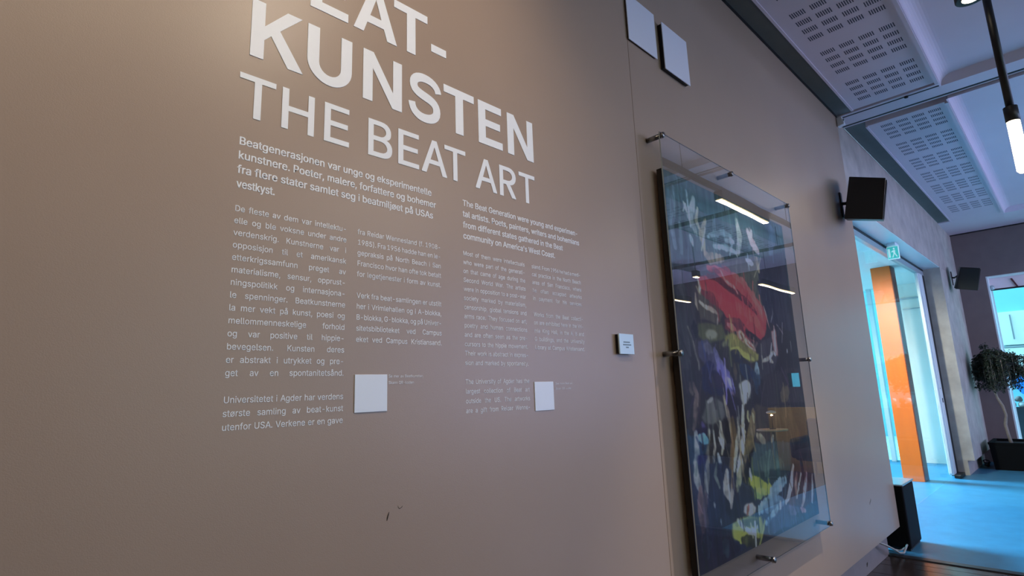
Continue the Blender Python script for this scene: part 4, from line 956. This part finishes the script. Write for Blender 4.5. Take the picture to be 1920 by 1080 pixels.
# acrylic sheet held off the wall by steel standoffs
GX0, GX1, GZ0, GZ1, GY = 1.714, 2.975, -0.658, 0.912, -0.056
gs = empty('acrylic_sheet', ((GX0 + GX1) / 2, 0, GZ0), 'clear acrylic sheet on steel standoffs in front of the painting', 'glass panel')
b = MB()
b.poly([(GX0, GY - 0.004, GZ0), (GX1, GY - 0.004, GZ0), (GX1, GY - 0.004, GZ1), (GX0, GY - 0.004, GZ1)])
b.mi = 1
T_ = 0.004
for q in ([(GX0, GY - T_, GZ0), (GX0, GY - T_, GZ1), (GX0, GY, GZ1), (GX0, GY, GZ0)], [(GX1, GY - T_, GZ0), (GX1, GY, GZ0), (GX1, GY, GZ1), (GX1, GY - T_, GZ1)],
          [(GX0, GY - T_, GZ1), (GX1, GY - T_, GZ1), (GX1, GY, GZ1), (GX0, GY, GZ1)], [(GX0, GY - T_, GZ0), (GX0, GY, GZ0), (GX1, GY, GZ0), (GX1, GY - T_, GZ0)]):
    b.poly(q)
b.build('pane', [acr, acredge], gs)
for sx, sz in ((GX0 + .012, GZ1 - .012), ((GX0 + GX1) / 2 - .05, GZ1 - .012), (GX1 - .02, GZ1 - .012), (GX0 + 0.0, 0.113), (GX1 - .004, 0.113), (GX0 + .012, GZ0 + .012), ((GX0 + GX1) / 2 - .07, GZ0 + .004), (GX1 - .012, GZ0 + .012)):
    st = MB().tube([(sx, -0.001, sz), (sx, GY + 0.0, sz)], 0.0095, 14).build('standoff', steel, gs)
    MB().tube([(sx, GY - T_, sz), (sx, GY - T_ - 0.010, sz)], [0.0115, 0.0105], 14).build('cap', steel, st)

# small motion sensor and its cable at the wall end
e = empty('motion_sensor', (4.5, -0.01, 1.88), 'small white sensor at the top corner of the wall below the ceiling beam', 'sensor')
MB().prism([(4.45, -0.05, 1.865), (4.45, -0.004, 1.855), (4.45, -0.002, 1.925), (4.45, -0.035, 1.93)], (0.045, 0, 0), 0.004).build('housing', white, e)
MB().lathe((4.462, -0.046, 1.885), [(0.001, 0), (0.009, 0.004), (0.009, 0.018), (0.001, 0.022)], 12).build('lens', framesilver, e)
MB().tube([(4.476, 0.010, 1.88), (4.475, 0.012, 1.75), (4.476, 0.016, 1.6), (4.478, 0.012, 1.45), (4.476, 0.014, 1.36)], 0.0025, 6).build('cable_a', black)
o = bpy.data.objects['cable_a']; o.name = 'speaker_cable'; tag(o, 'thin dark cable running down the wall end from sensor to loudspeaker', 'cable')

def speaker(label, X, quad, depth, wallx, wally, zc):
    e = empty('wall_speaker', (X + depth / 2, (quad[0][0] + quad[1][0]) / 2, quad[2][1]), label, 'loudspeaker', 'black loudspeakers on the left wall')
    pts = [(X, a, b_) for a, b_ in quad]
    MB().prism(pts, (depth, .17 * depth, .19 * depth), 0.004).build('cabinet', black, e)
    # grille on the side that faces the room
    (ya, za), (yb, zb) = quad[1], quad[2]
    ny, nz = -(za - zb), (ya - yb); l = math.hypot(ny, nz); ny, nz = ny / l * .004, nz / l * .004
    q0, q1 = .012, depth - .012
    MB().prism([(X + q0, ya + .17 * q0, za - .012 + .19 * q0), (X + q1, ya + .17 * q1, za - .012 + .19 * q1), (X + q1, yb + .17 * q1, zb + .012 + .19 * q1), (X + q0, yb + .17 * q0, zb + .012 + .19 * q0)], (0, ny, nz)).build('grille', blackcloth, e)
    br = MB().box(wallx - .018, wallx + .018, wally - .008, wally, zc - .09, zc + .09, 0.002)
    br.build('wall_plate', blackm, e)
    yc = (quad[0][0] + quad[3][0]) / 2
    MB().tube([(wallx, wally - .006, zc + .01), (wallx, wally - .03, zc + .005), ((wallx + X + depth / 2) / 2, (wally - .03 + yc) / 2, zc), (X + depth / 2, yc - 0.01, zc)], 0.011, 10).build('bracket_arm', blackm, e)
speaker('black loudspeaker bracketed to the near wall end, the larger one', 4.05, [(-.115, 1.326), (-.312, 1.256), (-.262, .993), (-.050, 1.052)], .24, 4.24, 0.0, 1.20)
speaker('smaller-looking black loudspeaker near the far corner above the potted tree', 8.68, [(-.130, 1.334), (-.313, 1.287), (-.252, 1.022), (-.045, 1.074)], .25, 9.08, 0.02, 1.265)

# exit sign under the lintel
e = empty('exit_sign', (6.4, .13, 1.14), 'small green running-man exit sign hanging under the concrete lintel', 'sign')
MB().box(6.30, 6.46, .085, .155, 1.275, 1.31, 0.004).build('ceiling_box', framew, e)
MB().box(6.34, 6.365, .072, .168, 1.148, 1.275, 0.003).build('sign_body', exitw, e)
b = MB(); b.box(6.336, 6.34, .076, .164, 1.154, 1.268); b.build('green_face', exitg, e)
b = MB()
b.prism([(6.3355, .158, 1.25), (6.3355, .141, 1.25), (6.3355, .141, 1.165), (6.3355, .158, 1.165)], (-.0012, 0, 0))
b.prism([(6.3355, .108 + .008 * math.cos(q), 1.247 + .010 * math.sin(q)) for q in [i * math.pi / 4 for i in range(8)]], (-.0012, 0, 0))
b.prism([(6.3355, .119, 1.233), (6.3355, .099, 1.233), (6.3355, .102, 1.198), (6.3355, .116, 1.198)], (-.0012, 0, 0))
b.prism([(6.3355, .116, 1.2), (6.3355, .107, 1.2), (6.3355, .122, 1.163), (6.3355, .131, 1.163)], (-.0012, 0, 0))
b.prism([(6.3355, .109, 1.2), (6.3355, .1, 1.2), (6.3355, .086, 1.168), (6.3355, .095, 1.166)], (-.0012, 0, 0))
b.prism([(6.3355, .118, 1.231), (6.3355, .114, 1.22), (6.3355, .13, 1.213), (6.3355, .132, 1.221)], (-.0012, 0, 0))
b.build('running_figure', exitw, e)

# orange column in the lobby, with an added lamp to warm it
e = empty('added_downlight', (5.7, .55, 1.27), 'small round downlight added in the lobby ceiling to warm the orange column', 'lamp')
MB().lathe((5.7, .62, 1.272), [(.05, 0), (.06, .002), (.06, .018)], 20).build('ring', framew, e)
MB().lathe((5.7, .62, 1.268), [(.004, 0), (.045, .003)], 20).build('lens', tubeg, e)
L = bpy.data.lights.new('column_fill_light', 'SPOT'); L.energy = 620; L.color = (1, .84, .70); L.shadow_soft_size = .08; L.spot_size = math.radians(84); L.spot_blend = .8; 
o = bpy.data.objects.new('column_fill_light', L); o.location = V(5.7, .62, 1.2); o.rotation_euler = Vector((1.8, -.14, -1.5)).to_track_quat('-Z', 'Y').to_euler(); COL.objects.link(o)
e = empty('orange_column', (7.6, .48, FZ), 'tall orange laminate column behind the glass of the door', 'column')
b = MB(); b.box(7.50, 7.70, .383, .575, FZ, 1.289, 0.002); b.build('shaft', orange, e)
box('side_panel', 7.502, 7.70, .374, .383, FZ, 1.289, redor, e)

# low black box behind the wall end, cable out of it
e = empty('floor_box', (4.64, 0.03, FZ), 'low black box standing on the floor behind the wall end', 'box')
MB().box(4.485, 4.80, -.045, .10, FZ + .012, -.69, 0.012).build('cabinet', mat('matte_black_laminate', (5, 5, 6), 0.75, spec=0.15), e)
MB().box(4.478, 4.806, -.05, .105, -.69, -.678, 0.005).build('top_plate', mat('lit_top_tone', (120, 132, 138), 0.2), e)  # lighter colour carries the daylight reflected off the box top
MB().box(4.50, 4.79, -.035, .09, FZ, FZ + .012).build('foot_plate', blackm, e)
tag(MB().tube([(3.99, 0.045, -.935), (4.08, 0.0, -.975), (4.2, -.01, -1.02), (4.30, -.015, -1.062), (4.38, -.02, -1.078), (4.484, -.022, -1.05)], .006, 8).build('power_cable', cablew), 'pale cable sagging from under the wall panel to the black floor box', 'cable')
tag(MB().tube([(4.345, 0.045, -1.045), (4.37, .03, -1.062), (4.41, .012, -1.075), (4.45, .0, -1.075), (4.484, -.005, -1.07)], .0045, 8).build('floor_cable', cablew), 'short pale cable lying on the floor beside the black floor box', 'cable')

# ================================================================== LAMPS
def strip_light(x0, x1, y, z, label, power, group='black linear track lamps', col=(1.0, .84, .62)):
    e = empty('linear_lamp', ((x0 + x1) / 2, y, z), label, 'lamp', group)
    MB().box(x0, x1, y - .035, y + .035, z, z + .075, .003).build('housing', blackm, e)
    box('diffuser', x0 + .01, x1 - .01, y - .025, y + .025, z - .004, z, stripg, e)
    if power:
        area('lamp_light', ((x0 + x1) / 2, y, z - .012), (0, 0.0, -1), x1 - x0, .05, power, col)
def track(label, pts, hang):
    e = empty('lamp_track', pts[0], label, 'lighting track', 'black suspended lighting tracks')
    (xa, ya, za), (xb, yb, zb) = pts
    MB().box(min(xa, xb) - .012, max(xa, xb) + .012, min(ya, yb) - .018, max(ya, yb) + .018, za, za + .04).build('rail', blackm, e)
    for hx_, hy_ in hang:
        MB().tube([(hx_, hy_, za + .03), (hx_, hy_, ZT)], .003, 6).build('hanger', blackm, e)
ZK = 1.675
track('long black track beside the painted wall', [(-2.5, -1.12, ZK), (7.2, -1.12, ZK)], [(-1.5, -1.12), (.2, -1.12), (2.2, -1.12), (3.95, -1.12), (6.2, -1.12)])
track('black cross track nearer the camera, over the doorway end', [(5.3, -3.2, ZK), (5.3, -1.165, ZK)], [(5.3, -1.4), (5.3, -3.0)])
track('black cross track farther along the room', [(7.2, -4.6, ZK), (7.2, -1.165, ZK)], [(7.25, -1.6), (7.25, -4.4)])
strip_light(4.56, 5.62, -1.12, 1.60, 'warm linear lamp under the long track, mirrored over the painting', 14)
strip_light(-.6, .5, -1.12, 1.60, 'warm linear lamp above the reader of the wall text', 22)
strip_light(1.6, 2.8, -2.7, 1.60, 'neutral linear lamp added in the near room to brighten the wall', 60, col=(1, .93, .86))  # added unseen lamp, lifts the middle of the text wall
strip_light(7.95, 9.3, -2.15, 1.40, 'bright far linear lamp toward the yard side', 7)
strip_light(7.8, 8.45, -3.5, 1.38, 'short far linear lamp toward the dark side', 4)
strip_light(6.6, 6.7, -2.45, 1.40, 'tiny far linear lamp beyond the cross track', 1)
for cx, cy, cz in ((8.6, -2.15, 1.475), (8.1, -3.5, 1.455), (6.65, -2.45, 1.475)):
    pass
for x0, x1, y, z in ((1.8, 2.6, -2.7, 1.675), (8.2, 9.1, -2.15, 1.475), (7.95, 8.3, -3.5, 1.455), (6.64, 6.66, -2.45, 1.475)):
    par = [q for q in bpy.data.objects if q.name.startswith('linear_lamp') and abs(WL[q.name][1] - y * U) < .02][0]
    for xx in (x0, x1): MB().tube([(xx, y, z), (xx, y, ZT + .08)], .003, 6).build('hanger', blackm, par)

def spot(label, x, y, z, tx, ty, tz, power, col, r=.02, size=50):
    e = empty('track_spot', (x, y, z), label, 'lamp', 'black spotlights on the long track')
    d = Vector((tx - x, ty - y, tz - z)).normalized()
    a = (x, y, z); b_ = (x + d.x * .11, y + d.y * .11, z + d.z * .11)
    MB().tube([a, b_], .035, 16).build('housing', blackm, e)
    c_ = (x + d.x * .112, y + d.y * .112, z + d.z * .112)
    MB().tube([b_, c_], .028, 16).build('lens', tubeg, e)
    MB().tube([(x, y, z), (x, y, ZK)], .006, 8).build('stem', blackm, e)
    L = bpy.data.lights.new('spot_light', 'SPOT'); L.energy = power; L.color = col; L.shadow_soft_size = r
    L.spot_size = math.radians(size); L.spot_blend = .8
    o = bpy.data.objects.new('spot_light', L); o.location = V(x + d.x * .13, y + d.y * .13, z + d.z * .13)
    o.rotation_euler = d.to_track_quat('-Z', 'Y').to_euler(); COL.objects.link(o)
spot('black spotlight aimed down at the painting', 2.55, -1.12, 1.60, 2.35, 0, -.35, 170, (1, .90, .78), .012, 56)
spot('black spotlight aimed at the heading letters', .75, -1.12, 1.60, .3, 0, .75, 44, (1, .84, .66), .03, 110)

# hanging tube lamp at the right edge
e = empty('pendant_tube', (3.26, -.952, .72), 'black rod pendant ending in a glowing white tube', 'lamp')
MB().tube([(3.26, -.952, 1.19), (3.26, -.952, ZT)], .0155, 16).build('rod', blackm, e)
MB().tube([(3.26, -.952, 1.19), (3.26, -.952, 1.12)], .026, 18).build('holder', blackm, e)
MB().tube([(3.26, -.952, 1.12), (3.26, -.952, .89), (3.26, -.952, .88)], [.0235, .0235, .016], 18).build('glass_tube', tubeg, e)
L = bpy.data.lights.new('tube_light', 'POINT'); L.energy = 4; L.color = (1, .86, .70); L.shadow_soft_size = .05
o = bpy.data.objects.new('tube_light', L); o.location = V(3.26, -.952, .86); COL.objects.link(o)
e = empty('ceiling_downlight', (3.13, -.90, 1.72), 'round black-ringed downlight at the top edge beside the rod', 'lamp')
MB().lathe((3.13, -.905, 1.705), [(.048, 0), (.060, 0.0), (.060, .05), (.05, .06), (.048, .06)], 28).build('ring', blackm, e)
MB().lathe((3.13, -.905, 1.698), [(.006, 0), (.03, .004), (.046, .014), (.046, .03)], 24).build('lens', tubeg, e)
MB().tube([(3.13, -.905, 1.765), (3.13, -.905, ZT)], .012, 10).build('stem', blackm, e)

# ================================================================== POTTED TREE
e = empty('potted_tree', (9.2, -.35, FZ), 'weeping dark green tree with thin pale trunk in a big black planter', 'plant')
b = MB()
def frust(b, x0, x1, y0, y1, z0, z1, tp):
    p = [(x0 + tp, y0 + tp, z0), (x1 - tp, y0 + tp, z0), (x1 - tp, y1 - tp, z0), (x0 + tp, y1 - tp, z0)]
    q = [(x0, y0, z1), (x1, y0, z1), (x1, y1, z1), (x0, y1, z1)]
    vs = [b.bm.verts.new(V(*c)) for c in p + q]
    for f in ((3, 2, 1, 0), (0, 1, 5, 4), (1, 2, 6, 5), (2, 3, 7, 6), (3, 0, 4, 7)): b.bm.faces.new([vs[i] for i in f])
frust(b, 8.85, 9.45, -.62, -.06, FZ, -.79, .02)
b.box(8.845, 8.88, -.625, -.055, -.80, -.775); b.box(9.42, 9.455, -.625, -.055, -.80, -.775)
b.box(8.88, 9.42, -.09, -.055, -.80, -.775); b.box(8.88, 9.42, -.625, -.59, -.80, -.775)
b.build('planter', potm, e)
box('soil', 8.87, 9.43, -.60, -.08, -.83, -.805, soilm, e)
tr_pts = [(9.12, -.25, -.82), (9.12, -.235, -.70), (9.13, -.225, -.58), (9.12, -.25, -.47), (9.11, -.235, -.36), (9.10, -.20, -.26), (9.1, -.185, -.15), (9.1, -.19, .0), (9.1, -.2, .15)]
tk = MB().tube(tr_pts, [.02, .016, .018, .014, .016, .013, .012, .010, .006], 10).build('trunk', barkm, e)
b = MB()
tips = []
for i in range(110):
    a = random.uniform(0, 2 * math.pi); r_ = random.uniform(.07, .34)
    z0 = random.uniform(-.1, .1); top = random.uniform(.16, .36) - r_ * .3
    p0 = (9.1, -.19, z0); cx_, cy_ = 9.1 + r_ * .9 * math.cos(a), min(-.03, -.27 + r_ * 1.0 * math.sin(a))
    mid = (9.1 + (cx_ - 9.1) * .5, -.19 + (cy_ + .19) * .5, top)
    end = (cx_, cy_, top - random.uniform(.12, .42))
    if end[2] < -.19: end = (end[0], end[1], -.19 + random.uniform(0, .05))
    b.tube([p0, mid, (cx_, cy_, top - .05), end], [.006, .004, .003, .0015], 4)
    tips += [(mid, (cx_, cy_, top - .05)), ((cx_, cy_, top - .05), end), (p0, mid)]
for i in range(9):   # long sprays toward the window
    y_ = -.42 - .03 * i; zt = .16 - .02 * i + random.uniform(-.04, .05)
    pa_, pb_ = (9.1, -.25, .1 - .02 * i), (9.05 + random.uniform(-.1, .1), y_ - .04, zt - .12)
    b.tube([pa_, ((pa_[0] + pb_[0]) / 2, (pa_[1] + pb_[1]) / 2, zt + .03), pb_], [.005, .004, .002], 4)
    tips += [(((pa_[0] + pb_[0]) / 2, (pa_[1] + pb_[1]) / 2, zt + .03), pb_)] * 2
b.tube([(9.1, -.19, .1), (9.1, -.165, .3), (9.1, -.16, .40)], [.004, .003, .0015], 4); tips += [((9.1, -.165, .3), (9.1, -.16, .40))]
b.build('branches', barkm, e)['kind'] = 'stuff'
lv, lf = [], []
for i in range(15000):
    s0, s1 = random.choice(tips); t_ = random.random()
    p = Vector([s0[q] + (s1[q] - s0[q]) * t_ + random.gauss(0, .016) for q in range(3)]); p.y = min(p.y, -.035)
    d = Vector((random.gauss(0, 1), random.gauss(0, 1), random.gauss(-.9, .6))).normalized()
    side = d.cross(Vector((random.gauss(0, 1), random.gauss(0, 1), random.gauss(0, 1)))).normalized()
    ln = random.uniform(.022, .042); wd = ln * .24
    n = len(lv)
    up = d.cross(side) * ln * .12
    for q in (p, p + d * ln * .45 + side * wd + up, p + d * ln, p + d * ln * .45 - side * wd + up): lv.append(tuple(V(*q)))
    lf.append((n, n + 1, n + 2, n + 3))
raw('foliage', lv, lf, leafm, e)['kind'] = 'stuff'
# dark tangle of cable at the foot of the planter
b = MB()
for i in range(5):
    r_ = .05 + .012 * i
    b.tube([(8.98 + r_ * math.cos(q * .7), .0 + .3 * r_ * math.sin(q * .7), FZ + .012 + .012 * i + .03 * abs(math.sin(q * .35 + i))) for q in range(10)], .006, 6)
tag(b.build('cable_coil', black), 'dark coil of cable on the floor between planter and corner', 'cable')

# ================================================================== FAR WINDOW AND YARD
w1 = empty('window_1', (9.8, -1.0, FZ), kind='structure')
box('reveal', 9.66, 9.86, -.285, -.27, FZ, 1.31, framew, w1)
box('reveal', 9.66, 9.86, -1.7, -.285, 1.30, 1.31, framew, w1)
box('head_panel', 9.86, 9.89, -1.7, -.285, 1.155, 1.30, pinkm, w1)
box('head_frame', 9.855, 9.90, -1.7, -.285, 1.137, 1.155, blackm, w1)
MB().prism([(9.855, -.50, 1.27), (9.855, -.52, 1.27), (9.855, -.565, 1.155), (9.855, -.545, 1.155)], (-.012, 0, 0)).build('strut', mat('dark_red_strut', (96, 44, 50), 0.5), w1)
MB().lathe((9.80, -.305, 1.14), [(.004, 0), (.022, .005), (.026, .03), (.02, .055), (.004, .06)], 14).build('hinge_cap', framesilver, w1)
box('side_frame', 9.87, 9.89, -.30, -.285, FZ, 1.137, framew, w1)
box('pane', 9.877, 9.883, -1.7, -.30, FZ, 1.137, pane, w1)
w4 = empty('window_4', (9.75, -2.43, -.05), kind='structure')
box('pane', 9.74, 9.746, -2.52, -2.34, -.05, .17, pane, w4)

yard = empty('ground', (14, -1, FZ - .06), kind='structure')
box('paving', 9.86, 22, -8, 8, FZ - .12, FZ - .06, paving, yard)
box('paving', 4.0, 9.86, 1.9, 8, FZ - .12, FZ - .06, paving, yard)
e = empty('yard_building', (14.2, 0, FZ - .06), 'pale cyan building across the yard with a white block before it', 'building')
box('facade', 14.0, 14.4, -4.5, 5.5, FZ - .06, 3.2, extc, e)
for i, (ya, yb, za, zb) in enumerate(((-.36, .0, .56, 1.18),)):
    wn = box('window', 13.93, 14.0, ya - .03, yb, za, zb, extw, e)
    box('sash_bar', 13.92, 13.93, (ya + yb) / 2 - .01, (ya + yb) / 2 + .01, za + .1, zb - .06, mat('grey_bar', (150, 150, 150), .6), wn)
    box('sill', 13.90, 14.0, ya - .04, yb, za - .05, za - .02, mat('grey_sill', (170, 172, 170), .6), wn)
box('lower_band', 13.90, 14.0, -1.6, .3, -.06, .5, extw, e)
for i in range(4):
    box('door_panel', 13.88, 13.90, -.55 - .3 * i, -.30 - .3 * i, -.04, .40, mat('pale_grey_panel', (190, 196, 196), .6), e)
e = empty('blue_parasol', (12.2, -.42, FZ - .06), 'bright blue folded canvas screen in the yard behind the tree', 'screen')
MB().prism([(12.2, -.05, .0), (12.2, -.75, .06), (12.2, -.75, -.30), (12.2, -.25, -.30)], (.03, 0, 0)).build('canvas', bluem, e)
MB().tube([(12.22, -.3, FZ - .06), (12.22, -.3, -.25)], .012, 8).build('post', blackm, e)
MB().tube([(12.22, -.7, FZ - .06), (12.22, -.7, -.25)], .012, 8).build('post', blackm, e)
e = empty('yard_wall', (12.6, -.7, FZ - .06), 'low dark wall with a rubble top across the yard', 'wall')
box('wall_body', 12.5, 12.7, -1.6, .6, FZ - .06, -.52, mat('dark_navy_wall', (22, 26, 38), .7, noise=.4, nscale=6), e)
rk = [mat('rubble_a', (150, 128, 110), .8, noise=.2, nscale=8), mat('rubble_b', (214, 206, 200), .8, noise=.1, nscale=8), mat('rubble_c', (92, 78, 74), .8, noise=.2, nscale=8)]
for i in range(16):
    for j in range(2):
        y_ = .45 - i * .125 + random.uniform(-.02, .02); z_ = -.52 + j * .09
        s_x = random.uniform(.045, .062)
        MB().lathe((12.6, y_, z_), [(s_x * .6, 0), (s_x, .02), (s_x * random.uniform(.8, 1.05), .06), (s_x * .5, .088)], 7).build('stone', random.choice(rk), e)

# ================================================================== WHAT THE ACRYLIC MIRRORS: lounge corner
e = empty('side_table', (6.95, -1.82, FZ), 'small round birch side table mirrored low in the acrylic', 'table')
MB().lathe((6.95, -1.82, -.545), [(.165, 0), (.172, .006), (.172, .018), (.168, .022)], 32).build('tabletop', tablem, e)
MB().tube([(6.95, -1.82, FZ + .015), (6.95, -1.82, -.545)], .022, 14).build('column', blackm, e)
MB().lathe((6.95, -1.82, FZ), [(.11, 0), (.11, .01), (.03, .018)], 24).build('base', blackm, e)
e = empty('table_lamp', (6.95, -1.82, -.523), 'slim table lamp with a flat glowing shade on the round table', 'lamp')
MB().lathe((6.95, -1.82, -.523), [(.035, 0), (.035, .01), (.008, .014)], 20).build('base', blackm, e)
MB().tube([(6.95, -1.82, -.51), (6.95, -1.82, -.32)], .004, 8).build('stem', blackm, e)
MB().lathe((6.95, -1.82, -.335), [(.05, 0), (.052, .012), (.03, .024), (.006, .03)], 24).build('shade', lampm, e)
MB().lathe((6.95, -1.82, -.339), [(.004, 0), (.044, .001), (.044, .003)], 20).build('diffuser', lampglow, e)
L = bpy.data.lights.new('table_lamp_light', 'POINT'); L.energy = 34; L.color = (1, .68, .26); L.shadow_soft_size = .008
o = bpy.data.objects.new('table_lamp_light', L); o.location = V(6.95, -1.82, -.36); COL.objects.link(o)
def armchair(x, y, label):
    e = empty('armchair', (x, y, FZ), label, 'chair', 'dark armchairs in the lounge corner')
    MB().box(x - .28, x + .26, y - .26, y + .26, -.86, -.74, .03).build('seat', darkfab, e)
    MB().box(x + .18, x + .30, y - .25, y + .25, -.80, -.42, .04).build('backrest', darkfab, e)
    for s in (-1, 1):
        MB().box(x - .26, x + .26, y + s * .27 - .045, y + s * .27 + .045, -.84, -.62, .03).build('armrest', darkfab, e)
        for q in (-.22, .22): MB().tube([(x + q, y + s * .22, FZ), (x + q, y + s * .22, -.85)], .014, 8).build('leg', blackm, e)
armchair(7.12, -1.30, 'dark armchair beside the lamp table, nearer the wall')
armchair(7.05, -2.5, 'dark armchair beside the lamp table, farther from the wall')
tag(box('felt_screen', 7.62, 7.66, -2.12, -1.5, FZ, -.30, partm, bev=.004), 'low ochre felt screen behind the lamp table', 'screen')
